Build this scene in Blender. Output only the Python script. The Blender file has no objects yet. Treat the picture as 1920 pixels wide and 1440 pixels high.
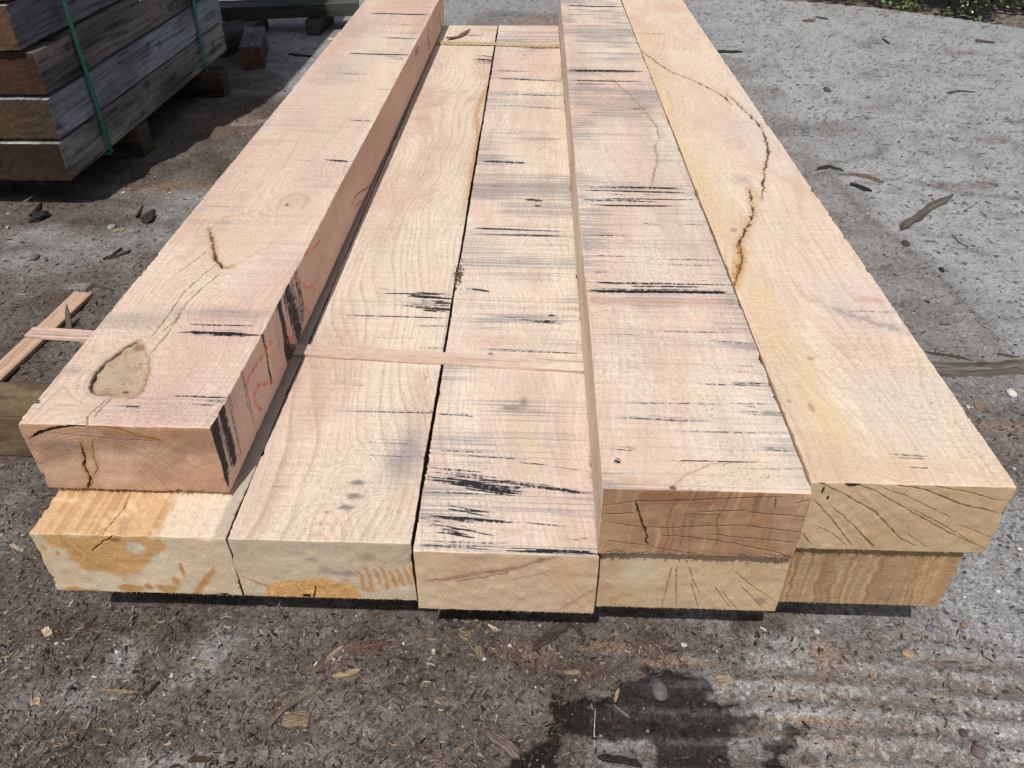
import bpy, math, random
import numpy as np
from mathutils import Vector, Matrix

random.seed(7); RNG = np.random.default_rng(11)
sc = bpy.context.scene
COL = sc.collection

# ------------------------------------------------------------------ camera
F = 1530.0
VX, VY = 1030.0, -415.0
PIT = math.atan((720 - VY) / F)
PSI = math.atan((VX - 960) / (F / math.cos(PIT)))
CAMH = 1.27
FW = np.array([-math.sin(PSI) * math.cos(PIT), math.cos(PSI) * math.cos(PIT), -math.sin(PIT)])
RT = np.array([math.cos(PSI), math.sin(PSI), 0.0])
UP = np.cross(RT, FW)
CAM = np.array([0, 0, CAMH])
def ray(x, y): return FW * F + RT * (x - 960) - UP * (y - 720)
def atz(x, y, z):
    d = ray(x, y); return CAM + d * ((z - CAMH) / d[2])
def aty(x, y, Y):
    d = ray(x, y); return CAM + d * (Y / d[1])
def atx(x, y, X):
    d = ray(x, y); return CAM + d * (X / d[0])

cam = bpy.data.objects.new('camera', bpy.data.cameras.new('camera')); COL.objects.link(cam)
cam.data.sensor_width = 36; cam.data.lens = 36 * F / 1920; cam.data.clip_start = .05; cam.data.clip_end = 500
M = Matrix.Identity(4)
for i in range(3):
    M[i][0] = RT[i]; M[i][1] = UP[i]; M[i][2] = -FW[i]; M[i][3] = CAM[i]
cam.matrix_world = M; sc.camera = cam

# ------------------------------------------------------------------ light
SD = np.array([.15, .60, -1.0]); SD /= np.linalg.norm(SD)
sun = bpy.data.objects.new('sun', bpy.data.lights.new('sun', 'SUN')); COL.objects.link(sun)
sun.data.energy = 4.5; sun.data.angle = math.radians(.5); sun.data.color = (1, .955, .90)
sun.rotation_euler = Vector(SD.tolist()).to_track_quat('-Z', 'Y').to_euler(); sun.location = (-1, -3, 8)
w = bpy.data.worlds.new('World'); sc.world = w; w.use_nodes = True
nt = w.node_tree; nt.nodes.clear()
sky = nt.nodes.new('ShaderNodeTexSky'); sky.sky_type = 'NISHITA'; sky.sun_disc = False
sky.sun_elevation = math.asin(-SD[2]); sky.sun_rotation = math.atan2(-SD[0], -SD[1])
sky.dust_density = 2.0
bg = nt.nodes.new('ShaderNodeBackground'); bg.inputs[1].default_value = .10
wo = nt.nodes.new('ShaderNodeOutputWorld')
hs = nt.nodes.new('ShaderNodeHueSaturation'); hs.inputs['Saturation'].default_value = .6; nt.links.new(sky.outputs[0], hs.inputs['Color']); nt.links.new(hs.outputs[0], bg.inputs[0]); nt.links.new(bg.outputs[0], wo.inputs[0])
sc.view_settings.view_transform = 'Standard'; sc.view_settings.look = 'None'
sc.view_settings.exposure = 0; sc.view_settings.gamma = 1
sc.cycles.max_bounces = 6; sc.cycles.diffuse_bounces = 4

# ------------------------------------------------------------------ numpy tools
DESAT = .82
def lin(c):
    c = np.array(c, float); c = (c.mean() + (c - c.mean()) * DESAT) / 255.0
    return np.where(c <= .04045, c / 12.92, ((c + .055) / 1.055) ** 2.4)
KT, KF, KS = 1.45, 1.10, .54      # light reaching tops, fronts and shaded sides
def T(*c): return np.clip(lin(c) / KT, 0, .9)
def FR(*c): return np.clip(lin(c) / KF, 0, .9)
def SI(*c): return np.clip(lin(c) / KS, 0, .9)
def sstep(a, b, x):
    t = np.clip((x - a) / (b - a + 1e-12), 0, 1); return t * t * (3 - 2 * t)
def _h(ix, iy, s):
    h = (ix.astype(np.int64) * 374761393 + iy.astype(np.int64) * 668265263 + s * 1013904223) & 0xffffffff
    h = ((h ^ (h >> 13)) * 1274126177) & 0xffffffff
    h = ((h ^ (h >> 15)) * 2246822519) & 0xffffffff
    return ((h ^ (h >> 16)) & 0xffffff) / float(0xffffff)
def vn(x, y, s=0):
    x = np.asarray(x, float); y = np.asarray(y, float)
    x, y = np.broadcast_arrays(x, y)
    ix = np.floor(x); iy = np.floor(y); fx = x - ix; fy = y - iy
    fx = fx * fx * fx * (fx * (fx * 6 - 15) + 10); fy = fy * fy * fy * (fy * (fy * 6 - 15) + 10)
    a = _h(ix, iy, s); b = _h(ix + 1, iy, s); c = _h(ix, iy + 1, s); d = _h(ix + 1, iy + 1, s)
    return (a * (1 - fx) + b * fx) * (1 - fy) + (c * (1 - fx) + d * fx) * fy
def fbm(x, y, s=0, o=4, g=.5):
    r = 0; a = 1; t = 0
    for i in range(o):
        r = r + a * vn(x * 2 ** i + i * 17.3, y * 2 ** i + i * 9.1, s + i * 31); t += a; a *= g
    return r / t

# ------------------------------------------------------------------ materials
def newmat(name):
    m = bpy.data.materials.new(name); m.use_nodes = True
    n = m.node_tree; b = n.nodes['Principled BSDF']; return m, n, b
def N(n, t, **k):
    o = n.nodes.new(t)
    for a, v in k.items(): setattr(o, a, v)
    return o
def math_(n, op, a, b=None, c=None, clamp=False):
    o = N(n, 'ShaderNodeMath', operation=op); o.use_clamp = clamp
    for i, v in enumerate((a, b, c)):
        if v is None: continue
        if isinstance(v, (int, float)): o.inputs[i].default_value = v
        else: n.links.new(v, o.inputs[i])
    return o.outputs[0]
def noise(n, vec, scale, detail=2, rough=.5, scl=None):
    o = N(n, 'ShaderNodeTexNoise'); o.inputs['Scale'].default_value = scale
    o.inputs['Detail'].default_value = detail; o.inputs['Roughness'].default_value = rough
    if scl:
        mp = N(n, 'ShaderNodeMapping'); mp.inputs['Scale'].default_value = scl
        n.links.new(vec, mp.inputs[0]); vec = mp.outputs[0]
    n.links.new(vec, o.inputs['Vector']); return o.outputs['Fac']
def rng(n, v, a, b, c, d):
    o = N(n, 'ShaderNodeMapRange'); n.links.new(v, o.inputs[0])
    for i, q in enumerate((a, b, c, d)): o.inputs[i + 1].default_value = q
    return o.outputs[0]
def mulcol(n, col, fac):
    o = N(n, 'ShaderNodeVectorMath', operation='SCALE'); n.links.new(col, o.inputs[0]); n.links.new(fac, o.inputs['Scale']); return o.outputs[0]

def surf_mat(name, rough=.7, fine=((900, .10),), bump=((700, .5),), bdist=.0006, spec=.25, aniso=None):
    """vertex colours (stains, rings, marks worked out in the script) + fine procedural grain and bump"""
    m, n, b = newmat(name)
    at = N(n, 'ShaderNodeAttribute', attribute_name='col')
    tc = N(n, 'ShaderNodeTexCoord').outputs['Object']
    col = at.outputs['Color']
    for s, a in fine:
        f = noise(n, tc, s, 2, .6, aniso)
        col = mulcol(n, col, rng(n, f, .34, .66, 1 - a, 1 + a))
    n.links.new(col, b.inputs['Base Color'])
    b.inputs['Roughness'].default_value = rough
    b.inputs['Specular IOR Level'].default_value = spec
    h = None
    for s, a in bump:
        f = math_(n, 'MULTIPLY', noise(n, tc, s, 2, .6, aniso), a)
        h = f if h is None else math_(n, 'ADD', h, f)
    bp = N(n, 'ShaderNodeBump'); bp.inputs['Strength'].default_value = 1; bp.inputs['Distance'].default_value = bdist
    n.links.new(h, bp.inputs['Height']); n.links.new(bp.outputs[0], b.inputs['Normal'])
    return m
M_WOOD = surf_mat('sawn_wood', .75, ((160, .05), (620, .12)), ((260, .7), (700, .5)), .0006, .15)
M_WEATH = surf_mat('weathered_wood', .85, ((80, .12), (520, .16)), ((350, .6), (120, .5)), .0016, .15)
M_GROUND = surf_mat('yard_ground', .9, ((75, .14), (260, .30), (620, .40), (1300, .30)), ((120, .5), (420, .6)), .0035, .12)
M_CHIP = surf_mat('bark_chips', .85, ((300, .15),), ((400, .6),), .001, .15)
M_STONE = surf_mat('stone', .8, ((250, .14), (900, .12)), ((300, .6),), .001, .25)
M_LEAF = surf_mat('leaves', .55, ((60, .15),), ((80, .4),), .001, .4)
def strapmat():
    m, n, b = newmat('green_strap'); tc = N(n, 'ShaderNodeTexCoord').outputs['Object']
    f = noise(n, tc, 90, 2); c = N(n, 'ShaderNodeRGB'); c.outputs[0].default_value = (.012, .20, .13, 1)
    n.links.new(mulcol(n, c.outputs[0], rng(n, f, .3, .7, .75, 1.15)), b.inputs['Base Color'])
    b.inputs['Roughness'].default_value = .38
    return m
M_STRAP = strapmat()
def papermat():
    m, n, b = newmat('paper_tag'); tc = N(n, 'ShaderNodeTexCoord').outputs['Object']
    f = noise(n, tc, 60, 2); c = N(n, 'ShaderNodeRGB'); c.outputs[0].default_value = (.75, .77, .8, 1)
    n.links.new(mulcol(n, c.outputs[0], rng(n, f, .3, .7, .9, 1.05)), b.inputs['Base Color']); return m
M_PAPER = papermat()

# ------------------------------------------------------------------ mesh out
def mkmesh(name, V, Fc, C, mat, origin=None, smooth=True):
    V = np.asarray(V, float)
    if origin is None:
        lo, hi = V.min(0), V.max(0); origin = np.array([(lo[0] + hi[0]) / 2, (lo[1] + hi[1]) / 2, lo[2]])
    me = bpy.data.meshes.new(name); Fc = [np.asarray(f, np.int32) for f in Fc if len(f)]
    nv = len(V); me.vertices.add(nv); me.vertices.foreach_set('co', (V - origin).astype(np.float32).ravel())
    loops = np.concatenate([f.ravel() for f in Fc]); sizes = np.concatenate([np.full(len(f), f.shape[1]) for f in Fc])
    me.loops.add(len(loops)); me.loops.foreach_set('vertex_index', loops.astype(np.int32))
    me.polygons.add(len(sizes)); st = np.concatenate([[0], np.cumsum(sizes)[:-1]]).astype(np.int32)
    me.polygons.foreach_set('loop_start', st)
    try: me.polygons.foreach_set('loop_total', sizes.astype(np.int32))
    except Exception: pass
    me.polygons.foreach_set('use_smooth', np.full(len(sizes), smooth))
    if C is not None:
        a = me.color_attributes.new('col', 'FLOAT_COLOR', 'POINT')
        c4 = np.ones((nv, 4), np.float32); c4[:, :3] = np.clip(C, 0, 1); a.data.foreach_set('color', c4.ravel())
    me.update(calc_edges=True); me.validate(); me.materials.append(mat)
    o = bpy.data.objects.new(name, me); o.location = origin.tolist(); COL.objects.link(o); return o
def tag(o, label=None, cat=None, group=None, kind=None):
    if label: o['label'] = label
    if cat: o['category'] = cat
    if group: o['group'] = group
    if kind: o['kind'] = kind
    return o
def adopt(child, parent):
    child.parent = parent; child.matrix_parent_inverse = Matrix.Translation(-parent.location)

# ------------------------------------------------------------------ painted faces
class Face:
    """one face of a beam: world (a, b) coordinates, colour, inward displacement"""
    def __init__(s, kind, P, plane, K, seed):
        s.kind = kind; s.G = {'top': 1.03, 'front': .93, 'side': .68}[kind]; s.P = P; s.plane = plane; s.seed = seed
        if kind == 'top': s.a, s.b = P[:, 0], P[:, 1]
        elif kind == 'front': s.a, s.b = P[:, 0], P[:, 2]
        else: s.a, s.b = P[:, 1], P[:, 2]
        s.col = np.zeros((len(P), 3)); s.disp = np.zeros(len(P)); s.D = np.zeros(len(P)); s.K = K
    def pt(s, x, y):
        if s.kind == 'top': p = atz(x, y, s.plane); return np.array([p[0], p[1]])
        if s.kind == 'front': p = aty(x, y, s.plane); return np.array([p[0], p[2]])
        p = atx(x, y, s.plane); return np.array([p[1], p[2]])
    def c(s, rgb): return np.clip(lin(rgb) * s.G / s.K, 0, .9)
    def mix(s, m, rgb):
        m = np.clip(m, 0, 1)[:, None]; s.col = s.col * (1 - m) + s.c(rgb) * m
    def mul(s, m, k):
        m = np.clip(m, 0, 1)[:, None]; s.col *= 1 - m * (1 - np.array(k))
    def dist(s, pts, jit=0, jf=60):
        q = [s.pt(*p) for p in pts]; qa = np.array(q); mg = .09 + jit * 2
        ix = np.nonzero((s.a > qa[:, 0].min() - mg) & (s.a < qa[:, 0].max() + mg) & (s.b > qa[:, 1].min() - mg) & (s.b < qa[:, 1].max() + mg))[0]
        a, b = s.a[ix], s.b[ix]
        if jit:
            a, b = a + (fbm(a * jf, b * jf, s.seed + 5, 3) - .5) * 2 * jit, b + (fbm(a * jf + 50, b * jf, s.seed + 6, 3) - .5) * 2 * jit
        d = np.full(len(a), 9.0); t_ = np.zeros(len(a)); L = 0; tot = sum(np.linalg.norm(q[i + 1] - q[i]) for i in range(len(q) - 1))
        for i in range(len(q) - 1):
            e = q[i + 1] - q[i]; l = np.linalg.norm(e) + 1e-9
            t = np.clip(((a - q[i][0]) * e[0] + (b - q[i][1]) * e[1]) / l ** 2, 0, 1)
            dd = np.hypot(a - q[i][0] - t * e[0], b - q[i][1] - t * e[1])
            k = dd < d; d = np.where(k, dd, d); t_ = np.where(k, (L + t * l) / tot, t_); L += l
        D_ = np.full(len(s.a), 9.0); T_ = np.zeros(len(s.a)); D_[ix] = d; T_[ix] = t_
        return D_, T_
    def line(s, pts, w=.0015, rgb=(40, 30, 25), k=.9, dep=.002, halo=0, hrgb=(170, 110, 60), hk=.5, jit=.002, taper=True, dry=0):
        d, t = s.dist(pts, jit, 90)
        ww = w * (.45 + .9 * vn(t * 23, 0 * t, s.seed + 9))
        if taper: ww = ww * np.clip(np.minimum(t, 1 - t) * 8 + .25, 0, 1)
        if halo:
            s.mix(np.exp(-(d / halo) ** 2) * hk * (.5 + fbm(s.a * 150, s.b * 150, s.seed + 2, 2)), hrgb)
        lod = np.maximum(ww, s.lod if hasattr(s, 'lod') else 0)
        m = np.clip(1 - (d - ww * .45) / (lod * .45 + 2e-4), 0, 1) * np.clip(ww * 1.5 / lod, .4, 1)
        if dry: m = m * (1 - dry + dry * sstep(.35, .6, fbm(s.a * 170, s.b * 120, s.seed + 10, 2)))
        s.mix(m * k, rgb); s.disp += m * dep
    def ell(s, c, r, warp=.25, wf=30):
        o = s.pt(*c); rx = np.linalg.norm(s.pt(c[0] + r[0], c[1]) - o); ry = np.linalg.norm(s.pt(c[0], c[1] + r[1]) - s.pt(c[0], c[1] - r[1])) / 2
        d = np.hypot((s.a - o[0]) / rx, (s.b - o[1]) / ry); ix = np.nonzero(d < 3 + warp)[0]
        d[ix] += (fbm(s.a[ix] * wf, s.b[ix] * wf, s.seed + int(c[0]), 4) - .5) * 2 * warp
        return d
    def blob(s, c, r, rgb, k=.6, soft=.5, warp=.3, wf=30):
        d = s.ell(c, r, warp, wf); s.mix(k * sstep(1 + soft, 1 - soft, d), rgb)
    def poly(s, pts, rgb, k=.8, feather=.003, warp=.004, wf=45):
        q = [s.pt(*p) for p in pts]; qa = np.array(q); mg = feather + warp * 2 + .002
        ix = np.nonzero((s.a > qa[:, 0].min() - mg) & (s.a < qa[:, 0].max() + mg) & (s.b > qa[:, 1].min() - mg) & (s.b < qa[:, 1].max() + mg))[0]
        a = s.a[ix]; b = s.b[ix]
        a, b = a + (fbm(a * wf, b * wf, s.seed + 15, 3) - .5) * 2 * warp, b + (fbm(a * wf + 9, b * wf, s.seed + 16, 3) - .5) * 2 * warp
        ins = np.zeros(len(a), bool); d = np.full(len(a), 9.0)
        for i in range(len(q)):
            p, r = q[i], q[(i + 1) % len(q)]; e = r - p; l2 = e @ e + 1e-12
            t = np.clip(((a - p[0]) * e[0] + (b - p[1]) * e[1]) / l2, 0, 1)
            d = np.minimum(d, np.hypot(a - p[0] - t * e[0], b - p[1] - t * e[1]))
            c = ((p[1] > b) != (r[1] > b)) & (a < (r[0] - p[0]) * (b - p[1]) / (r[1] - p[1] + 1e-12) + p[0]); ins ^= c
        sd = np.where(ins, -d, d); m = np.zeros(len(s.a)); m[ix] = sstep(feather, -feather, sd); s.mix(m * k, rgb); return m
    def ink(s, x0, y0, x1, y1, th, k=1.0, end=.12):
        """bundle of fine blue-black saw stains between two photo points, th pixels thick"""
        if k <= 0: return
        r = random.Random(int(x0 * 7 + y0 * 13 + x1)); n = 1 if th <= 4 else int(2 + th * .42)
        for i in range(n):
            if n == 1: o, a_, b_, t_, kk = 0, 0, 1, th, k
            else:
                o = r.uniform(-.5, .5) * th; a_ = max(0, r.uniform(-.25, .5)); b_ = min(1, r.uniform(.5, 1.25)); t_ = r.uniform(1.4, 3.6); kk = k * r.uniform(.55, 1.25)
                if b_ - a_ < .15: continue
            s._ink(x0 + (x1 - x0) * a_, y0 + (y1 - y0) * a_ + o, x0 + (x1 - x0) * b_, y0 + (y1 - y0) * b_ + o, t_, kk, end)
        if n > 1: s._ink(x0, y0, x1, y1, th, k * .30, end)
    def _ink(s, x0, y0, x1, y1, th, k, end):
        p, q = s.pt(x0, y0), s.pt(x1, y1); xm, ym = (x0 + x1) / 2, (y0 + y1) / 2
        tw = np.linalg.norm(s.pt(xm, ym + th / 2) - s.pt(xm, ym - th / 2))
        e = q - p; l = np.linalg.norm(e); e /= l; n = np.array([-e[1], e[0]])
        D0 = np.abs((s.a - p[0]) * n[0] + (s.b - p[1]) * n[1]); ix = np.nonzero(D0 < tw * .5 * 1.4 + .004)[0]
        if not len(ix): return
        A, B = s.a[ix], s.b[ix]
        t = ((A - p[0]) * e[0] + (B - p[1]) * e[1]) / l
        t = t + (vn(A * 1.5, B * 330, s.seed + 3) - .5) * .2
        win = sstep(-end, end * 1.6, t) * sstep(1 + end, 1 - end * 1.6, t)
        s.D[ix] = np.maximum(s.D[ix], s.D[ix] * .35 + k * win * np.clip(1.35 - D0[ix] / (tw * .5 + 6e-4), 0, 1) * (.7 + .5 * vn(A * 7, B * 40, s.seed + 4)))
    def inkv(s, x0, y0, x1, y1, wm, k=1.0):
        """the same across a side face"""
        d, t = s.dist([(x0, y0), (x1, y1)], .002, 30); s.D += k * np.clip(1.3 - d / (wm * .5), 0, 1)
    def streak(s, amb=.0, rgb=(14, 18, 30), k=.95):
        if s.kind == 'top': u, v = s.a, s.b
        elif s.kind == 'front': u, v = s.a, s.b
        else: u, v = s.b, s.a
        r = 0; tt = 0
        lod = getattr(s, 'lod', np.full(len(u), .001))
        for i, f in enumerate((90, 220, 460, 800, 1300)):
            wgt = np.clip(1.8 - f * lod * 1.8, 0, 1) * (.30, .8, 1.1, 1, .8)[i] + (1e-3 if i else .02)
            r = r + wgt * vn(u * (.8 + 1.6 * i), v * f + u * 2.2, s.seed + 40 + i); tt = tt + wgt
        r = sstep(.22, .78, r / tt)
        low = fbm(u * 4, v * 5, s.seed + 60, 3)
        # faint grey-blue hairlines over whole areas
        r2 = sstep(.25, .8, vn(u * 2.5, v * 190 + u * 2, s.seed + 65) * .45 + vn(u * 5, v * 430 + u * 3, s.seed + 66) * .55) if True else r
        am = amb * (sstep(.34, .70, low) * .8 + .35 * vn(v * 18, v * 0, s.seed + 61)) * (.4 + 1.2 * vn(u * 5, v * 30, s.seed + 63))
        s.mix(np.clip(am * .95 - r2 * .85, 0, .5) * 1.0 + .10 * np.clip(am, 0, 1) * vn(u * 300, v * 300, s.seed + 67), (112, 120, 130))
        D = s.D; dry = vn(u * 230, v * 120, s.seed + 62) * .6 + vn(u * 500, v * 800, s.seed + 64) * .4
        m = sstep(-.05, .85, D * 1.28 - r * 1.0)
        m = m * (.25 + .75 * sstep(.75, .30, dry - .45 * np.clip(D - .7, 0, 1))) * sstep(.0, .25, D)
        m = np.maximum(m, sstep(1.25, 2.0, D) * (.7 + .3 * dry)) + .14 * np.clip(D, 0, 1) * low
        m = np.clip(m, 0, 1); s.mix(np.clip(m * 1.6, 0, 1) * .6 * k, (104, 114, 130)); s.mix(sstep(.35, 1.0, m) * k, rgb)
        return r

def grid_faces(nu, nv, off):
    i = np.arange(nu * nv).reshape(nu, nv)
    return np.stack([i[:-1, :-1], i[1:, :-1], i[1:, 1:], i[:-1, 1:]], -1).reshape(-1, 4) + off

def beam(name, xl, xr, y0, y1, z0, z1, painter, seed, dens=('top', 'front'), jag=0, rr=.0022, fuzz=90, mat=M_WOOD, ystep=.0009, xstep=.0015):
    """xl, xr = (x at near end, x at far end); faces of a rounded, slightly uneven sawn box"""
    W = (xr[0] - xl[0]); Ln = y1 - y0; H = z1 - z0
    # rows spaced by distance
    ys = [0.0]
    while ys[-1] < Ln:
        yy = y0 + ys[-1]; ys.append(ys[-1] + max(ystep * (1 + yy * yy) / 1.8, ystep * .8))
    ys[-1] = Ln; ys = np.array(ys)
    def edge(n, L, r=rr):   # extra rows near the rounded edges
        c = np.linspace(0, L, max(2, n)); return np.unique(np.concatenate([c, [r * .35, r * .7, r, L - r, L - r * .7, L - r * .35]]).round(6))
    xs = edge(int(W / xstep), W); zs = edge(int(H / xstep), H)
    ysd = np.unique(np.concatenate([ys, [rr * .35, rr * .7, rr, Ln - rr]]).round(6)); yc = edge(40, Ln); xc = edge(12, W); zc = edge(8, H)
    xf = edge(int(W / .001), W); zf = edge(int(H / .001), H)
    specs = [('top', xs if 'top' in dens else xc, ysd if 'top' in dens else yc), ('front', xf if 'front' in dens else xc, zf if 'front' in dens else zc),
             ('right', ysd[::2] if 'right' in dens else yc, zs if 'right' in dens else zc), ('left', ysd[::2] if 'left' in dens else yc, zs if 'left' in dens else zc),
             ('back', xc, zc), ('bottom', xc, yc)]
    Vs, Cs, Fs, off = [], [], [], 0
    for kind, A, B in specs:
        ga, gb = np.meshgrid(A, B, indexing='ij'); ga = ga.ravel(); gb = gb.ravel(); one = np.ones_like(ga)
        if kind == 'top': L = np.stack([ga, gb, H * one], 1); nrm = (0, 0, 1)
        elif kind == 'bottom': L = np.stack([ga, gb, 0 * one], 1); nrm = (0, 0, -1)
        elif kind == 'front': L = np.stack([ga, 0 * one, gb], 1); nrm = (0, -1, 0)
        elif kind == 'back': L = np.stack([ga, Ln * one, gb], 1); nrm = (0, 1, 0)
        elif kind == 'right': L = np.stack([W * one, ga, gb], 1); nrm = (1, 0, 0)
        else: L = np.stack([0 * one, ga, gb], 1); nrm = (-1, 0, 0)
        # rounded edges
        hi = np.array([W, Ln, H]); q = np.clip(L, rr, hi - rr); e = L - q; ln = np.linalg.norm(e, axis=1, keepdims=True)
        R = q + e / np.maximum(ln, 1e-9) * rr
        R = np.where(ln > rr * 1.0001, R, L)
        # world
        t = R[:, 1] / Ln; l = xl[0] + (xl[1] - xl[0]) * t; r = xr[0] + (xr[1] - xr[0]) * t
        P = np.stack([l + (r - l) * R[:, 0] / W, y0 + R[:, 1], z0 + R[:, 2]], 1)
        # slight unevenness shared by all faces
        P[:, 0] += (fbm(P[:, 1] * 3 + seed, P[:, 2] * 9, seed, 3) - .5) * .004 + (vn(P[:, 1] * 70, P[:, 2] * 40, seed + 1) - .5) * .0012
        P[:, 2] += (fbm(P[:, 0] * 5, P[:, 1] * 3, seed + 2, 3) - .5) * .002 + (vn(P[:, 0] * 90, P[:, 1] * 60, seed + 3) - .5) * .0006
        P[:, 1] += (vn(P[:, 0] * 60, P[:, 2] * 60, seed + 4) - .5) * .0016
        for (da, db, ia, ib, sa, sb) in ((R[:, 0], H - R[:, 2], 0, 2, 1, -1), (W - R[:, 0], H - R[:, 2], 0, 2, -1, -1), (R[:, 1], H - R[:, 2], 1, 2, 1, -1), (R[:, 1], R[:, 0], 1, 0, 1, 1), (R[:, 1], W - R[:, 0], 1, 0, 1, -1), (R[:, 1], R[:, 2], 1, 2, 1, 1)):
            ax_ = P[:, 3 - ia - ib]; cl = np.clip(1 - da / .007, 0, 1) * np.clip(1 - db / .007, 0, 1)
            am = cl * (.0028 * sstep(.72, .92, vn(ax_ * 26 + 7 * ia, ax_ * 0 + ib, seed + 90)) * vn(ax_ * 160, ax_ * 0, seed + 91) + .0004 * vn(ax_ * 200, ax_ * 0, seed + 92))
            P[:, ia] += sa * am; P[:, ib] += sb * am
        if jag:
            nf = np.clip(1 - R[:, 1] / .02, 0, 1) * np.clip(1 - R[:, 2] / .02, 0, 1)
            st = np.floor(P[:, 0] * 26 + 2 * vn(P[:, 0] * 30, P[:, 0] * 0, seed)); j = _h(st, st * 0, seed) * .6 + .4 * vn(P[:, 0] * 300, P[:, 0] * 0, seed + 8)
            P[:, 2] += nf * jag * j
        pl = {'top': z1, 'front': y0, 'right': (xr[0] + xr[1]) / 2, 'left': (xl[0] + xl[1]) / 2}.get(kind, 0)
        K = {'top': KT, 'front': KF, 'back': KF}.get(kind, KS)
        f = Face({'top': 'top', 'bottom': 'top', 'front': 'front', 'back': 'front'}.get(kind, 'side'), P, pl, K, seed)
        if kind == 'top': f.lod = np.maximum(ystep * (1 + P[:, 1] ** 2) / 1.8 * 1.3, .0012)
        else: f.lod = np.full(len(P), .0010 if kind == 'front' else .0014)
        f.name = kind; painter(f)
        P = P - np.array(nrm) * f.disp[:, None] * (sstep(0, .004, np.minimum(np.minimum(R[:, 0], W - R[:, 0]) + (kind in ('right', 'left')), np.minimum(np.minimum(R[:, 1], Ln - R[:, 1]) + (kind in ('front', 'back')), np.minimum(R[:, 2], H - R[:, 2]) + (kind in ('top', 'bottom'))))))[:, None]
        fc = grid_faces(len(A), len(B), off)
        if kind in ('bottom', 'left', 'back'): fc = fc[:, ::-1]
        if kind in ('left',): pass
        Vs.append(P); Cs.append(f.col); Fs.append(fc); off += len(P)
    # torn fibres hanging from the sawn lower front edge
    tv, tf, tcol = [], [], []
    rg = np.random.default_rng(seed)
    for i in range(fuzz):
        u = rg.random(); x = xl[0] + W * u; y = y0 + rg.uniform(-.0005, .002); z = z0 + (jag * .5 if jag else 0) + .0008; ll = rg.uniform(.0015, .006) * (1.6 if rg.random() < .12 else 1); dx = rg.uniform(-.002, .002); ww = rg.uniform(.0005, .0014)
        b = off + len(tv); tv += [(x - ww, y, z), (x + ww, y, z), (x + dx, y - rg.uniform(0, .002), z - ll), (x, y + .001, z)]
        tf += [(b, b + 2, b + 1), (b, b + 3, b + 2), (b + 1, b + 2, b + 3)]
        tcol += [np.clip(FR(205, 185, 150) * rg.uniform(.6, 1.2), 0, 1)] * 4
    V = np.concatenate(Vs + ([np.array(tv)] if tv else [])); C = np.concatenate(Cs + ([np.array(tcol)] if tv else []))
    o = mkmesh(name, V, Fs + ([np.array(tf)] if tf else []), C, mat)
    return o

# ---------------------------------------------------------------- wood recipes
def rings(f, ph, freq, amp, rgb=(150, 105, 80), along=None, thin=2.0, sd=0):
    """growth rings: dark porous line, then a slow fade, spacing uneven"""
    al = along if along is not None else f.b
    p = ph * freq + 1.6 * vn(ph * freq * .31, al * 1.3, f.seed + 70 + sd) + .25 * vn(ph * freq, al * 9, f.seed + 71 + sd)
    i = np.floor(p); s_ = p - i; st = .45 + .55 * _h(i, i * 0, f.seed + 72 + sd)
    m = np.where(s_ < .12, s_ / .12, np.exp(-(s_ - .12) * 4.2)) * st
    m = m * (.6 + .8 * vn(ph * freq * 4, al * 30, f.seed + 73 + sd))
    f.mix(m * amp, rgb)
def knots_phase(f, ph, ks):
    for (c, r, s) in ks:
        o = f.pt(*c); d = np.hypot(f.a - o[0], (f.b - o[1]) * .75); k = np.exp(-(d / r) ** 2)
        ph = ph * (1 - k) + (o[0] + d * s) * k
    return ph
def topbase(f, pale, pink, amt=.5, fx=3, fy=1.2):
    n = fbm(f.a * fx, f.b * fy, f.seed, 4); f.col[:] = f.c(pale)
    f.mix(sstep(.35, .65, n) * amt, pink)
    f.mix(sstep(.5, .75, fbm(f.a * 9, f.b * 1.6, f.seed + 16, 4)) * .45, (208, 180, 158)); f.mix(sstep(.50, .74, fbm(f.a * 14, f.b * 2.6, f.seed + 17, 3)) * .42, (246, 232, 208)); f.mix(sstep(.52, .72, fbm(f.a * 5, f.b * 2.2, f.seed + 27, 4)) * .45, (226, 180, 156))
    f.col *= (1 + .14 * (fbm(f.a * 45, f.b * 10, f.seed + 11, 3) - .5))[:, None]
    lod = getattr(f, 'lod', .001); w1 = np.clip(1.6 - 240 * lod, 0, 1)
    # saw lines across, torn fibres along
    f.col *= (1 + .08 * (fbm(f.a * 5, f.b * 160, f.seed + 12, 2) - .5) + w1 * .10 * (vn(f.a * 9, f.b * 420, f.seed + 15) - .5) + .12 * (vn(f.a * 330, f.b * 40, f.seed + 13) - .5))[:, None]
    rm = .3 + 1.1 * sstep(.35, .65, fbm(f.a * 5, f.b * 3, f.seed + 18, 3)); f.disp += (.0004 * (fbm(f.a * 12, f.b * 160, f.seed + 14, 2) - .5) + .0008 * (vn(f.a * 260, f.b * 120, f.seed + 19) - .5)) * rm
def specks(f, n, r=.0018, rgb=(112, 96, 84), k=.55):
    cl = sstep(.3, .7, fbm(f.a * 7, f.b * 5, f.seed + 82, 3)); th = 1 - n * (.35 + 1.3 * cl)
    f.mix(sstep(th, th + .05, vn(f.a / r / 1.2, f.b / r / 1.1, f.seed + 80)) * k, rgb); f.mix(sstep(th + .01, th + .05, vn(f.a / r / 2.6, f.b / r / 1.1, f.seed + 81)) * k * .8, rgb)
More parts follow.
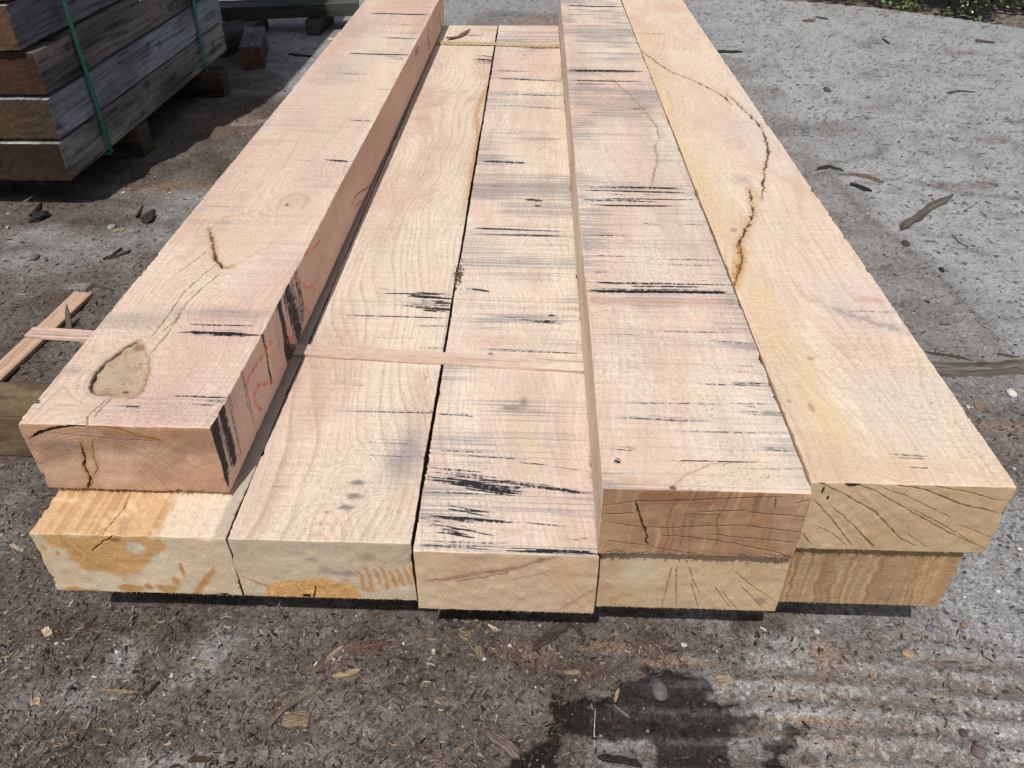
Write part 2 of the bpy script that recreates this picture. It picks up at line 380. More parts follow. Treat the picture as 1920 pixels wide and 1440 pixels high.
def endbase(f, pale, dark, pith, ringf=260, ramp=.25, rayamp=.12, warp=.01, rc=(140, 105, 70), stretch=1.0, amt=.5):
    n = fbm(f.a * 9, f.b * 12, f.seed, 4); f.col[:] = f.c(pale); f.mix(sstep(.35, .7, n) * amt, dark)
    o = f.pt(*pith); dx, dy = f.a - o[0], (f.b - o[1]) * stretch
    r = np.hypot(dx, dy) + (fbm(f.a * 18, f.b * 18, f.seed + 21, 3) - .5) * warp; an = np.arctan2(dy, dx)
    rings(f, r, ringf, ramp, rc, along=an * .6, thin=1.3)
    ray_ = vn(an * 70, r * 9, f.seed + 22); f.mix(sstep(.62, .9, ray_) * rayamp, (215, 190, 150)); f.mix(sstep(.72, .95, vn(an * 55, r * 6, f.seed + 23)) * rayamp, (95, 65, 45))
    f.col *= (1 + .09 * (vn(f.a * 380, f.b * 380, f.seed + 24) - .5))[:, None]
    f.disp += .0002 * (vn(f.a * 300, f.b * 300, f.seed + 25) - .5) + .0003 * (vn(f.a * 500, f.b * 60, f.seed + 26) - .5)
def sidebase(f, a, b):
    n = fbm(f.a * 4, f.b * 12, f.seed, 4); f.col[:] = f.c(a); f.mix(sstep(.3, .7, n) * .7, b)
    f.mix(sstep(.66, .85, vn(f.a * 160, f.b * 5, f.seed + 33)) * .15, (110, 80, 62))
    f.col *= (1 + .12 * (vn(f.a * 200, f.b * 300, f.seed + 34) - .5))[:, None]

def paint_A(f):
    if f.name == 'top':
        topbase(f, (238, 212, 188), (228, 190, 170), .75)
        # cream heart running along, pink right-hand side
        d, t = f.dist([(100, 760), (250, 690), (350, 560), (420, 480), (520, 400), (600, 250), (700, 80)], .02, 8)
        f.mix(np.exp(-(d / .055) ** 2) * .55, (236, 214, 186))
        d, t = f.dist([(330, 760), (430, 620), (520, 480), (600, 300)], .02, 8); f.mix(np.exp(-(d / .06) ** 2) * .45, (226, 186, 172))
        d, t = f.dist([(560, 150), (620, 110), (560, 230)], .02, 8); f.mix(np.exp(-(d / .07) ** 2) * .3, (222, 184, 170))
        ks = [((230, 705), .11, .7), ((425, 470), .12, .8), ((550, 380), .09, 1.2), ((640, 190), .06, 1), ((690, 90), .05, 1)]
        ph = f.a * .8 + (fbm(f.a * 3, f.b * 1.4, f.seed + 1, 3) - .5) * .10; ph = knots_phase(f, ph, ks)
        rings(f, ph, 105, .46, (184, 140, 122)); rings(f, ph, 300, .26, (200, 160, 140), sd=5)
        # knot in the foreground
        kp = [(262, 640), (240, 655), (208, 675), (180, 702), (170, 728), (184, 742), (215, 737), (250, 746), (270, 730), (279, 700), (268, 678), (274, 655)]
        f.poly(kp, (214, 188, 150), .55, .010, .004); m = f.poly(kp, (206, 180, 148), .8, .005, .004)
        o = f.pt(238, 705); r = np.hypot(f.a - o[0], f.b - o[1]); an = np.arctan2(f.b - o[1], f.a - o[0]); ru = (r + (fbm(f.a * 60, f.b * 60, 4, 3) - .5) * .012) * 330; f.mix(m * np.exp(-(ru % 1) * 3) * .45, (158, 126, 90)); f.mix(m * sstep(.7, .9, vn(an * 9, r * 40, 6)) * .4, (140, 108, 78)); f.mix(m * sstep(.5, .75, fbm(f.a * 70, f.b * 70, 8, 4)) * .35, (172, 140, 102)); f.disp += .0010 * m
        f.blob((225, 738), (34, 9), (190, 150, 104), .6, .6); f.blob((232, 700), (16, 16), (168, 156, 138), .35, .6, .5, 90)
        f.blob((262, 652), (10, 7), (150, 105, 75), .75, .5); f.blob((236, 735), (7, 2.4), (75, 70, 68), .9, .4)
        f.line([(171, 737), (171, 724), (180, 700), (196, 682), (215, 668), (236, 652), (258, 640)], .0042, (24, 18, 14), 1, .006, .006, (120, 85, 55), .5, .0015)
        f.line([(170, 726), (178, 740), (200, 738), (218, 740)], .0015, (110, 78, 50), .7, .001, .004, (175, 135, 90), .5)
        f.line([(262, 640), (280, 672), (279, 700), (268, 733), (250, 746)], .0010, (132, 96, 64), .6, .001, .005, (190, 150, 108), .4, .0025)
        f.line([(278, 675), (277, 700), (266, 735), (235, 752)], .001, (150, 115, 80), .5, .0005, .004, (190, 150, 108), .5)
        for p in ([(210, 741), (185, 762), (164, 780), (163, 800)], [(216, 742), (196, 760), (176, 782)], [(268, 648), (292, 622), (315, 592), (345, 548), (385, 512), (408, 496)],
                  [(264, 680), (285, 660), (312, 628), (335, 595), (350, 568), (380, 540), (418, 508)], [(300, 625), (330, 600), (342, 575)], [(320, 520), (350, 500), (390, 470)]):
            f.line(p, .0014, (84, 62, 46), .8, .002, 0, jit=.0015)
        f.line([(262, 680), (278, 682)], .0028, (96, 76, 50), .8); f.line([(264, 682), (279, 683)], .0014, (226, 200, 150), .9, 0)
        # second knot
        f.poly([(398, 434), (402, 470), (408, 500), (430, 508), (470, 480), (540, 445), (590, 408), (510, 430), (440, 440)], (230, 206, 170), .45, .016, .012); o = f.pt(450, 455); r = np.hypot(f.a - o[0], (f.b - o[1]) * .5); f.mix(np.exp(-(r / .05) ** 2) * sstep(.35, .0, np.abs((r * 130 + vn(f.a * 20, f.b * 20, 3)) % 1 - .5)) * .35, (190, 150, 112))
        f.line([(392, 428), (398, 450), (402, 470), (404, 488), (416, 502), (434, 500)], .0035, (112, 76, 42), .85, .003, .008, (190, 145, 88), .7, .004)
        f.line([(404, 474), (408, 492), (416, 500)], .005, (70, 46, 28), .8, .003, 0, jit=.004)
        f.line([(432, 502), (490, 470), (545, 430), (585, 408)], .0008, (176, 134, 98), .35, 0, .006, (208, 168, 124), .3, .008)
        f.line([(398, 428), (420, 408), (470, 398)], .0008, (170, 125, 90), .6, 0, .004, (205, 165, 120), .4)
        f.blob((547, 376), (26, 14), (206, 166, 142), .35, .6); f.line([(520, 392), (530, 372), (560, 362), (578, 372), (566, 392)], .001, (176, 124, 92), .6, 0, .005, (205, 160, 120), .4)
        f.blob((538, 384), (4, 3), (130, 85, 68), .8, .5)
        f.blob((132, 697), (24, 7), (176, 160, 140), .6, .8, .5); f.blob((240, 602), (60, 12), (150, 142, 130), .45, .9, .6); f.blob((430, 588), (90, 10), (150, 134, 126), .4, .9, .6)
        f.blob((640, 132), (34, 26), (150, 148, 146), .3, .9, .8, 60); f.blob((682, 52), (34, 18), (160, 156, 150), .35, .9, .8, 60)
        f.ink(338, 624, 484, 630, 8, 1.35); f.ink(350, 612, 490, 617, 13, .75); f.ink(345, 590, 500, 596, 22, .42); f.ink(390, 550, 500, 556, 12, .3)
        f.ink(305, 740, 425, 745, 7, 1.0); f.ink(360, 750, 425, 757, 16, .7); f.ink(215, 761, 268, 763, 5, 1.1); f.ink(60, 755, 160, 758, 6, .4); f.ink(58, 752, 76, 753, 6, 1.0)
        for (x0, y0, x1, y1, t, k) in ((600, 297, 655, 302, 6, .7), (575, 305, 640, 309, 4, .5), (540, 300, 590, 302, 3, .45), (612, 268, 690, 272, 3, .5), (690, 24, 805, 28, 3, 1.2), (640, 100, 775, 103, 3, 1.3),
                                      (720, 70, 790, 74, 3, .9), (715, 105, 765, 112, 9, .6), (640, 60, 810, 62, 6, .4), (735, 45, 800, 50, 8, .45), (610, 135, 700, 136, 8, .35), (700, 165, 745, 170, 4, .5), (560, 245, 640, 250, 3, .4),
                                      (380, 460, 480, 466, 3, .35), (440, 530, 530, 536, 4, .35), (370, 385, 520, 392, 3, .3), (655, 225, 700, 227, 3, .5), (560, 335, 620, 340, 4, .5)):
            f.ink(x0, y0, x1, y1, t, k)
        f.streak(.20); specks(f, .075)
    elif f.name == 'front':
        endbase(f, (190, 148, 118), (146, 106, 82), (205, 935), 165, .70, .13, .010, (128, 84, 60), 1.0, .7)
        f.poly([(37, 787), (395, 797), (402, 830), (300, 822), (200, 806), (110, 806), (50, 830)], (186, 138, 104), .6, .008, .006)
        f.poly([(300, 800), (396, 800), (408, 850), (330, 840)], (148, 100, 72), .4, .015, .008)
        f.poly([(180, 840), (260, 845), (250, 915), (90, 915), (88, 880)], (218, 180, 148), .45, .02, .01)
        f.poly([(320, 880), (420, 870), (428, 920), (320, 920)], (205, 150, 118), .45, .01)
        rings(f, f.a + f.b * .35 + (fbm(f.a * 20, f.b * 10, 4, 2) - .5) * .006, 200, .30 * 1, (150, 98, 70), thin=1.2, sd=9)
        f.blob((110, 838), (46, 9), (110, 92, 84), .55, .7, .5); f.blob((365, 862), (12, 8), (214, 168, 132), .6, .6)
        f.line([(56, 822), (72, 812), (95, 806), (125, 800), (165, 797)], .0038, (28, 20, 14), 1, .004, .006, (130, 88, 50), .5)
        f.line([(165, 797), (200, 800), (235, 808), (262, 820), (300, 824)], .0016, (104, 70, 36), .8, .001, .005, (166, 116, 52), .75)
        f.line([(80, 812), (160, 818), (235, 826), (310, 826)], .0012, (110, 80, 70), .6, .001)
        f.line([(163, 780), (163, 797)], .002, (70, 50, 32), .9)
        f.line([(174, 822), (174, 845), (178, 862), (183, 878), (176, 892)], .001, (110, 74, 30), .8, .001, .005, (172, 122, 48), .6)
        f.line([(150, 830), (158, 855), (158, 872), (166, 890), (170, 897), (164, 918)], .0024, (60, 40, 22), .95, .003, .006, (170, 120, 50), .7)
        f.line([(170, 897), (174, 905), (166, 918)], .0012, (100, 70, 36), .7, .001)
        f.D += .0; f.streak(0)
    elif f.name == 'right':
        sidebase(f, (206, 168, 148), (190, 148, 128))
        for a, b, w_, k in (((397, 800), (430, 922), .020, 1.2), ((410, 775), (437, 905), .022, 1.1), ((425, 750), (452, 862), .02, .9), ((440, 735), (462, 850), .014, .55), ((512, 600), (556, 665), .0, 0), ((528, 552), (549, 655), .018, 1.4), ((540, 520), (566, 620), .05, .85), ((555, 495), (575, 585), .03, .5),
                           ((497, 612), (520, 715), .005, .8), ((548, 660), (556, 668), .04, 1.0), ((463, 690), (478, 770), .004, .5), ((520, 565), (534, 640), .03, .4)):
            if w_: f.inkv(*a, *b, w_ * 1.5, k * 1.5)
        f.inkv(400, 830, 414, 870, .05, .75); f.inkv(420, 800, 440, 860, .06, .5)
        f.streak(.05, (30, 28, 30), .92)
        red = (222, 84, 60)
        for p in ([(516, 640), (500, 670), (480, 700), (472, 718)], [(518, 718), (495, 722), (488, 740), (490, 760), (502, 770)], [(554, 512), (575, 535), (585, 540)], [(596, 545), (590, 536), (578, 540), (574, 560), (580, 580), (588, 585)], [(570, 478), (590, 470), (604, 452), (606, 440)],
                  [(545, 605), (552, 625), (556, 640)], [(548, 640), (560, 628)]):
            f.line(p, .006, red, .8, 0, 0, jit=.003, taper=False, dry=.8)
        for p in ([(799, 45), (803, 95)], [(820, 18), (824, 62)], [(821, 30), (826, 70)], [(798, 55), (802, 118)]): f.line(p, .010, (52, 36, 28), .9, .002, 0, jit=.004)
        f.line([(660, 390), (672, 365), (690, 352), (700, 346)], .003, (70, 45, 34), .8, .001); f.line([(665, 388), (690, 372)], .002, (80, 55, 40), .6)
        f.line([(497, 615), (508, 660), (520, 728)], .0016, (50, 34, 26), .8); f.line([(463, 690), (480, 760), (488, 800)], .002, (50, 40, 36), .7)
        f.blob((779, 96), (3, 5), (110, 75, 60), .7)
        specks(f, .05, .003)
    else: sidebase(f, (190, 150, 120), (170, 130, 100))

def paint_Z(f):
    if f.name == 'top':
        topbase(f, (236, 214, 184), (228, 200, 172), .5)
        edge_ = sstep(-.605, -.63, f.a + (fbm(f.a * 40, f.b * 20, 8, 3) - .5) * .04 + .04 * (f.b - .9))
        f.mix(edge_ * .85, (226, 176, 118)); f.mix(edge_ * sstep(.45, .8, vn(f.a * 160, f.b * 5, 4)) * .45, (186, 128, 74)); f.mix(edge_ * sstep(.6, .85, vn(f.a * 60 + f.b * 30, f.b * 60, 5)) * .5, (248, 214, 164))
        rings(f, f.a * .9 + (fbm(f.a * 3, f.b * 2, 5, 3) - .5) * .03, 260, .28, (176, 126, 84))
        f.line([(178, 1020), (200, 990), (232, 955), (245, 920)], .0014, (110, 70, 40), .85, .002); f.line([(228, 1000), (228, 980), (236, 966)], .001, (140, 92, 56), .7)
        f.poly([(205, 1010), (232, 968), (245, 985), (240, 1012)], (206, 160, 122), .5, .006)
        # greyer strip along the right edge
        k = sstep(-.528, -.522, f.a - (f.b - .9) * .006); f.mix(k * .6, (172, 158, 142))
        specks(f, .04)
    elif f.name == 'front':
        endbase(f, (206, 186, 154), (196, 170, 136), (260, 1000), 170, .34, .10, .012, (160, 140, 100), 1.0, .6)
        org = (194, 140, 72)
        m = f.poly([(78, 1003), (300, 1008), (308, 1030), (298, 1042), (280, 1060), (255, 1078), (232, 1082), (195, 1074), (160, 1066), (138, 1050), (120, 1030), (95, 1022)], org, .85, .006, .010)
        o = f.pt(235, 990); r = np.hypot(f.a - o[0], f.b - o[1]); f.mix(m * sstep(.5, .9, vn(r * 330, f.a * 8, 3)) * .4, (160, 108, 52)); f.mix(m * sstep(.72, .9, vn(f.a * 320, f.b * 320, 6)) * .5, (222, 176, 108))
        f.blob((256, 1027), (17, 11), (190, 180, 158), .9, .35); f.blob((216, 1012), (13, 5), (130, 86, 44), .8, .5)
        for c, r_ in (((82, 1027), (5, 5)), ((108, 1037), (4, 4)), ((235, 1101), (15, 6)), ((250, 1103), (20, 6)), ((278, 1099), (8, 6)), ((315, 1104), (18, 8)), ((140, 1104), (22, 4)), ((172, 1108), (18, 3)), ((330, 1090), (7, 8)), ((342, 1070), (4, 14))): f.blob(c, r_, (190, 128, 62), .85, .3, .3, 60)
        f.poly([(400, 1062), (404, 1072), (388, 1098), (370, 1118), (358, 1112), (380, 1086)], (188, 128, 62), .85, .003, .003)
        f.line([(225, 995), (205, 1010), (182, 1024), (174, 1034)], .002, (92, 58, 26), .9, .002)
        f.poly([(57, 1000), (75, 1004), (98, 1060), (112, 1108), (103, 1108)], (186, 166, 116), .6, .004)
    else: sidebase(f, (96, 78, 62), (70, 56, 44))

def paint_B(f):
    if f.name == 'top':
        topbase(f, (240, 220, 198), (234, 206, 182), .5)
        ph = (fbm(f.a * 3.2, f.b * .95, f.seed + 3, 2) - .5) * .19 + (vn(f.a * 9, f.b * 5, f.seed + 4) - .5) * .02 + f.a * .55
        ks = [((668, 380), .06, .9), ((655, 900), .05, .8), ((700, 130), .06, .9)]
        ph = knots_phase(f, ph, ks)
        rings(f, ph, 120, .50, (186, 144, 108), thin=2.2); rings(f, ph, 290, .34, (202, 168, 132), sd=3); rings(f, f.a + ph * .1, 420, .16, (196, 160, 128), sd=8)
        # nested arches near the front
        o = f.pt(575, 1075); d = np.hypot((f.a - o[0]) * 1.5, (f.b - o[1]) * .55) + (fbm(f.a * 12, f.b * 8, 3, 2) - .5) * .02
        k = np.exp(-((f.a - o[0]) / .085) ** 2) * sstep(.10, .02, np.abs(f.b - o[1] - .05) - .04)
        f.mix(k * sstep(.35, .0, np.abs(((d * 58) % 1) - .5)) * .32, (196, 150, 122))
        f.mix(sstep(-.235, -.20, f.a + (f.b > 1.8) * 0 + (fbm(f.a * 20, f.b * 4, 9, 3) - .5) * .05) * sstep(1.9, 2.3, f.b) * sstep(4.15, 3.6, f.b) * .55, (206, 160, 108))
        f.line([(932, 122), (922, 150), (905, 180), (893, 215), (897, 260), (887, 310), (882, 370)], .010, (196, 140, 84), .5, 0, .02, (212, 170, 120), .5, .006)
        f.line([(905, 55), (940, 60), (938, 85)], .01, (200, 150, 90), .5, 0, .02, (212, 168, 110), .6)
        f.ink(695, 549, 850, 553, 4, 1.1); f.ink(765, 551, 851, 557, 9, 1.5); f.ink(780, 560, 851, 564, 10, 1.15); f.ink(740, 570, 850, 577, 12, .85); f.ink(775, 578, 849, 584, 7, 1.35); f.ink(645, 590, 845, 597, 3, 1.0)
        f.ink(700, 552, 850, 575, 30, .35); f.ink(780, 610, 843, 612, 4, .6); f.ink(690, 630, 840, 636, 8, .4); f.ink(775, 645, 838, 655, 20, .4)
        f.ink(600, 770, 812, 774, 3, .85); f.ink(610, 716, 690, 724, 6, .65); f.ink(640, 610, 700, 612, 3, .3); f.ink(800, 765, 812, 768, 8, .6)
        f.blob((765, 850), (30, 34), (140, 142, 146), .6, .8, .4); f.blob((735, 880), (24, 20), (160, 152, 148), .4, .9, .5); f.ink(655, 822, 800, 830, 12, .5); f.ink(670, 855, 790, 862, 12, .4); f.ink(545, 822, 600, 824, 4, .4)
        for c in ((672, 905), (668, 930), (652, 952)): f.blob(c, (14, 5), (96, 94, 96), .7, .7, .7, 80)
        f.blob((612, 960), (3, 2), (90, 80, 76), .6); f.ink(495, 912, 560, 914, 3, .5); f.ink(500, 960, 600, 965, 12, .25)
        f.ink(885, 105, 932, 110, 9, .95); f.ink(880, 112, 930, 118, 6, .6); f.ink(840, 62, 935, 68, 8, .5); f.ink(840, 90, 925, 95, 6, .3)
        f.line([(793, 700), (800, 706), (794, 712)], .001, (80, 62, 50), .7)
        f.streak(.14, (18, 22, 32)); specks(f, .085)
    elif f.name == 'front':
        endbase(f, (202, 180, 152), (188, 164, 136), (590, 1125), 190, .42, .12, .012, (150, 132, 104), 1.0, .6)
        f.poly([(425, 1010), (775, 1020), (776, 1045), (600, 1040), (428, 1045)], (166, 152, 128), .5, .02)
        f.blob((610, 1070), (14, 8), (120, 116, 108), .5, .8, .6, 80); f.blob((648, 1075), (22, 4), (106, 106, 106), .6, .7, .6, 80); f.blob((585, 1050), (16, 5), (140, 134, 122), .5, .8, .6); f.blob((690, 1045), (14, 8), (124, 112, 96), .5, .7, .6)
        m = f.poly([(500, 1100), (515, 1092), (545, 1088), (590, 1082), (620, 1086), (650, 1095), (668, 1104), (672, 1115), (680, 1130), (500, 1130)], (206, 150, 78), .9, .003, .006)
        f.mix(m * sstep(.6, .85, vn(f.a * 300, f.b * 300, 6)) * .6, (230, 182, 112)); f.mix(m * sstep(.6, .85, vn(f.a * 200, f.b * 400, 8)) * .5, (160, 104, 44))
        f.line([(450, 1080), (480, 1090), (505, 1100)], .003, (182, 124, 60), .8, 0, jit=.002)
        for x in (668, 684, 700, 714, 728, 742, 756, 768): f.line([(x, 1062 + (x % 3) * 4), (x + 8, 1078), (x + 14, 1096 + (x % 5) * 2)], .005, (190, 132, 66), .8, 0, jit=.002)
        for c in ((470, 1118), (690, 1106)): f.blob(c, (12, 4), (186, 128, 64), .7, .4)
        f.line([(592, 1100), (590, 1118), (588, 1130)], .0024, (80, 50, 24), .9, .003)
        # notch in the bottom edge
        o = f.pt(578, 1128); f.disp += .02 * sstep(.007, .005, np.abs(f.a - o[0])) * sstep(.010, .008, f.b - .125)
        f.mix(sstep(.0075, .006, np.abs(f.a - o[0])) * sstep(.011, .009, f.b - .125), (22, 16, 12))
        f.line([(430, 1035), (436, 1075), (442, 1120)], .001, (120, 96, 66), .7)
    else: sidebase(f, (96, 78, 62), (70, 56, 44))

def paint_C(f):
    if f.name == 'top':
        topbase(f, (240, 218, 196), (230, 196, 178), .8, 3, 1.0)
        ks = [((1000, 480), .10, .8), ((940, 640), .07, .9), ((975, 760), .05, .8), ((900, 600), .05, .8)]
        ph = f.a * .8 + (fbm(f.a * 3, f.b * 1.5, f.seed + 1, 3) - .5) * .12; ph = knots_phase(f, ph, ks)
        rings(f, ph, 110, .40, (190, 152, 134)); rings(f, ph, 310, .28, (208, 176, 158), sd=5)
        f.poly([(945, 785), (985, 780), (1015, 860), (1012, 890), (985, 860), (960, 810)], (238, 210, 160), .5, .02, .012)
        f.blob((920, 640), (40, 18), (214, 160, 140), .4, .9); f.blob((960, 765), (16, 4), (150, 128, 104), .7, .5); f.blob((982, 755), (6, 10), (120, 104, 96), .5, .8); f.blob((920, 664), (5, 4), (130, 96, 80), .7)
        f.blob((960, 996), (20, 5), (226, 170, 130), .5, .7); f.blob((830, 975), (45, 8), (214, 168, 150), .5, .7)
        f.ink(882, 428, 1074, 434, 4, 1.35); f.ink(880, 438, 1072, 443, 4, 1.25); f.ink(875, 470, 1050, 474, 6, .45); f.ink(1000, 385, 1015, 386, 3, 1.3); f.ink(1028, 590, 1040, 592, 4, 1.4)
        for (x0, y0, x1, y1, t, k) in ((930, 147, 1050, 152, 3, .9), (930, 133, 1000, 135, 3, .7), (945, 90, 1045, 97, 8, .5), (925, 175, 1058, 180, 4, .45), (920, 197, 1060, 203, 4, .55), (920, 250, 1000, 253, 3, .3), (905, 302, 990, 306, 4, .8), (900, 345, 1060, 350, 4, .4),
                                      (985, 374, 1020, 376, 4, 1.2), (920, 350, 960, 352, 3, .7), (870, 540, 920, 546, 5, .8), (905, 588, 1060, 606, 5, .65), (1000, 598, 1060, 604, 6, .8), (1015, 630, 1060, 633, 4, .5), (900, 655, 1090, 662, 4, .7), (850, 700, 1000, 705, 10, .25),
                                      (815, 772, 890, 778, 6, .7), (818, 826, 940, 832, 8, .55), (815, 845, 1000, 858, 14, .5), (940, 862, 1108, 884, 3, 1.0), (800, 862, 960, 872, 10, .55), (800, 880, 940, 892, 12, .75), (880, 895, 1100, 922, 9, 1.05), (800, 900, 990, 918, 10, .95), (870, 910, 960, 924, 12, 1.25), (795, 925, 1100, 940, 10, .5),
                                      (840, 950, 930, 966, 12, 1.1), (785, 966, 960, 980, 10, .95), (940, 975, 1090, 992, 6, .8), (785, 985, 900, 1004, 14, .7), (820, 992, 880, 1006, 8, .95), (780, 1012, 1000, 1018, 8, .4), (778, 1022, 940, 1030, 8, .9), (940, 1030, 1120, 1038, 9, 1.15), (1060, 1005, 1118, 1012, 12, .6), (790, 888, 1000, 915, 22, .8), (785, 968, 930, 996, 22, .8), (830, 900, 980, 922, 12, 1.2)):
            f.ink(x0, y0, x1, y1, t, k * 1.15)
        f.streak(.72); specks(f, .085)
    elif f.name == 'front':
        endbase(f, (204, 172, 138), (194, 156, 120), (1180, 1220), 180, .42, .14, .01, (150, 112, 76), 1.0, .7)
        f.poly([(775, 1035), (850, 1040), (820, 1140), (780, 1138)], (206, 182, 142), .5, .02)
        f.line([(800, 1090), (860, 1083), (920, 1072), (960, 1066), (1040, 1045)], .006, (156, 112, 90), .75, 0, .008, (172, 128, 100), .4, .005); f.line([(860, 1090), (920, 1080), (960, 1070)], .003, (140, 98, 78), .7, 0, jit=.004)
        f.line([(960, 1088), (1000, 1078), (1040, 1068)], .003, (160, 116, 90), .5, 0); f.line([(1050, 1142), (1090, 1120), (1115, 1105)], .007, (172, 124, 92), .6, 0, jit=.004); f.blob((1060, 1078), (26, 18), (198, 150, 84), .45, .8)
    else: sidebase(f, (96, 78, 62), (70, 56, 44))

def paint_D(f):
    if f.name == 'top':
        topbase(f, (238, 216, 194), (228, 194, 174), .7, 2.5, .9)
        ph = f.a * .7 + (fbm(f.a * 3, f.b * 1.2, f.seed + 1, 3) - .5) * .16
        rings(f, ph, 85, .30, (196, 160, 140)); rings(f, ph, 290, .22, (206, 178, 160), sd=5)
        f.poly([(1125, 860), (1500, 855), (1522, 925), (1130, 915)], (238, 208, 176), .5, .04, .02)
        f.blob((1180, 900), (14, 8), (206, 160, 118), .5, .6); f.blob((1215, 905), (18, 6), (200, 150, 108), .4, .7); f.line([(1260, 912), (1290, 888), (1330, 870), (1400, 865)], .001, (176, 120, 84), .6, .0005, .004, (206, 160, 124), .3)
        f.blob((1262, 915), (6, 4), (110, 76, 52), .9, .5)
        f.ink(1100, 566, 1372, 572, 18, .0); f.poly([(1103, 556), (1375, 560), (1378, 574), (1106, 570)], (206, 158, 136), .6, .008); f.poly([(1068, 198), (1240, 194), (1240, 200), (1068, 206)], (206, 170, 146), .45, .01)
        f.line([(1095, 128), (1118, 140), (1150, 152), (1180, 176), (1208, 208), (1232, 238), (1236, 256), (1228, 275), (1233, 300), (1226, 325), (1222, 352)], .0018, (92, 72, 56), .75, .001, .006, (200, 164, 124), .35, .004)
        f.line([(1115, 125), (1150, 148), (1175, 175)], .0016, (110, 88, 68), .6, .001)
        f.ink(1098, 530, 1374, 534, 5, 1.35); f.ink(1098, 545, 1375, 549, 7, 1.9); f.ink(1098, 537, 1374, 541, 8, .75); f.ink(1100, 553, 1374, 556, 6, .6)
        f.ink(1082, 350, 1292, 353, 4, 1.2); f.ink(1084, 358, 1300, 364, 8, .75); f.ink(1086, 374, 1300, 378, 8, .95); f.ink(1086, 383, 1302, 387, 6, 1.1); f.ink(1085, 366, 1300, 392, 36, .35)
        f.ink(1062, 131, 1205, 134, 5, 1.2); f.ink(1064, 151, 1216, 154, 3, 1.4); f.ink(1064, 157, 1218, 159, 3, 1.2); f.ink(1052, 10, 1164, 13, 3, 1.2); f.ink(1054, 18, 1168, 22, 4, .8); f.ink(1055, 28, 1170, 32, 8, .5)
        f.ink(1085, 700, 1470, 760, 120, .16)
        rg = random.Random(5)
        for i in range(60):     # many fine streaks, mostly in from the right edge
            y = rg.choice([rg.uniform(20, 330), rg.uniform(395, 525), rg.uniform(395, 525), rg.uniform(600, 880), rg.uniform(600, 880)])
            sc_ = (y + 415) / 1330; xr_ = 1165 + (y / 900) * 355; xl_ = 1050 + (y / 900) * 78
            fr = rg.random(); 
            if rg.random() < .65: x1 = xr_ - 4; x0 = x1 - (xr_ - xl_) * rg.uniform(.15, .8)
            else: x0 = xl_ + 3; x1 = x0 + (xr_ - xl_) * rg.uniform(.2, .9)
            f.ink(x0, y, x1, y + .018 * (x1 - x0), rg.uniform(1.0, 3.5) * sc_ + 1, rg.uniform(.35, .8), .3)
        f.ink(1320, 640, 1440, 650, 14, .5); f.ink(1360, 690, 1460, 700, 16, .5); f.ink(1380, 770, 1490, 790, 26, .55); f.ink(1400, 830, 1500, 850, 20, .5); f.ink(1110, 775, 1340, 790, 8, .6); f.ink(1120, 780, 1420, 786, 4, .8); f.ink(1130, 838, 1200, 843, 6, .7); f.ink(1150, 862, 1165, 866, 10, .9)
        f.ink(1110, 580, 1180, 584, 6, .7); f.ink(1190, 418, 1240, 424, 10, .5)
        f.mix(sstep(.05, .0, (f.pt(1480, 800)[0]) - f.a) * .25, (170, 168, 168))
        f.streak(.85, (16, 20, 32), .95); specks(f, .085)
    elif f.name == 'front':
        endbase(f, (172, 132, 96), (150, 108, 76), (1130, 2400), 60, .0, .0, .01, (120, 80, 54), 1.0, .6)
        u = f.a + (fbm(f.a * 10, f.b * 12, 4, 3) - .5) * .03 - (f.b - .35) ** 2 * 1.4
        v = vn(u * 210, f.b * 9, 71); br = sstep(.3, .65, fbm(f.a * 7, f.b * 14, 73, 3)); f.mix(sstep(.55, .95, v) * (.15 + .4 * br), (204, 166, 124)); f.mix(sstep(.6, .95, vn(u * 190 + 5, f.b * 12, 72)) * .45, (108, 70, 46))
        f.poly([(1190, 917), (1345, 922), (1350, 950), (1200, 945)], (134, 84, 56), .5, .008, .006)
        f.poly([(1455, 925), (1525, 925), (1478, 1052), (1452, 1052)], (176, 136, 110), .55, .015)
        cr = (70, 44, 28)
        for p in ([(1130, 948), (1200, 940), (1300, 938), (1380, 934), (1470, 932)], [(1130, 978), (1180, 986), (1206, 989), (1260, 990), (1350, 986), (1400, 986), (1480, 996), (1505, 998)], [(1310, 959), (1400, 957)], [(1290, 964), (1350, 966)], [(1400, 960), (1460, 966), (1512, 970)],
                  [(1290, 1008), (1340, 1014), (1385, 1021), (1450, 1034), (1486, 1047)], [(1215, 1024), (1270, 1034), (1330, 1044)], [(1140, 1013), (1200, 1022), (1215, 1024)], [(1330, 1002), (1420, 1010), (1495, 1018)], [(1430, 1038), (1486, 1047)], [(1132, 964), (1190, 962)], [(1490, 944), (1524, 938)],
                  [(1160, 1034), (1200, 1044)], [(1385, 1040), (1440, 1050)], [(1240, 1004), (1310, 1008)]): f.line(p, .0011, cr, .85, .0012, 0, jit=.0012)
        f.line([(1191, 940), (1197, 960), (1205, 985), (1213, 1005), (1211, 1018), (1218, 1024)], .0022, (48, 30, 20), .95, .003, jit=.003); f.line([(1454, 935), (1455, 955)], .0012, (60, 40, 26), .8)
    elif f.name == 'left': sidebase(f, (206, 184, 160), (184, 158, 132)); f.inkv(1098, 560, 1108, 650, .03, .5); f.streak(.12, (70, 60, 52), .6)
    else: sidebase(f, (180, 145, 115), (160, 120, 92))

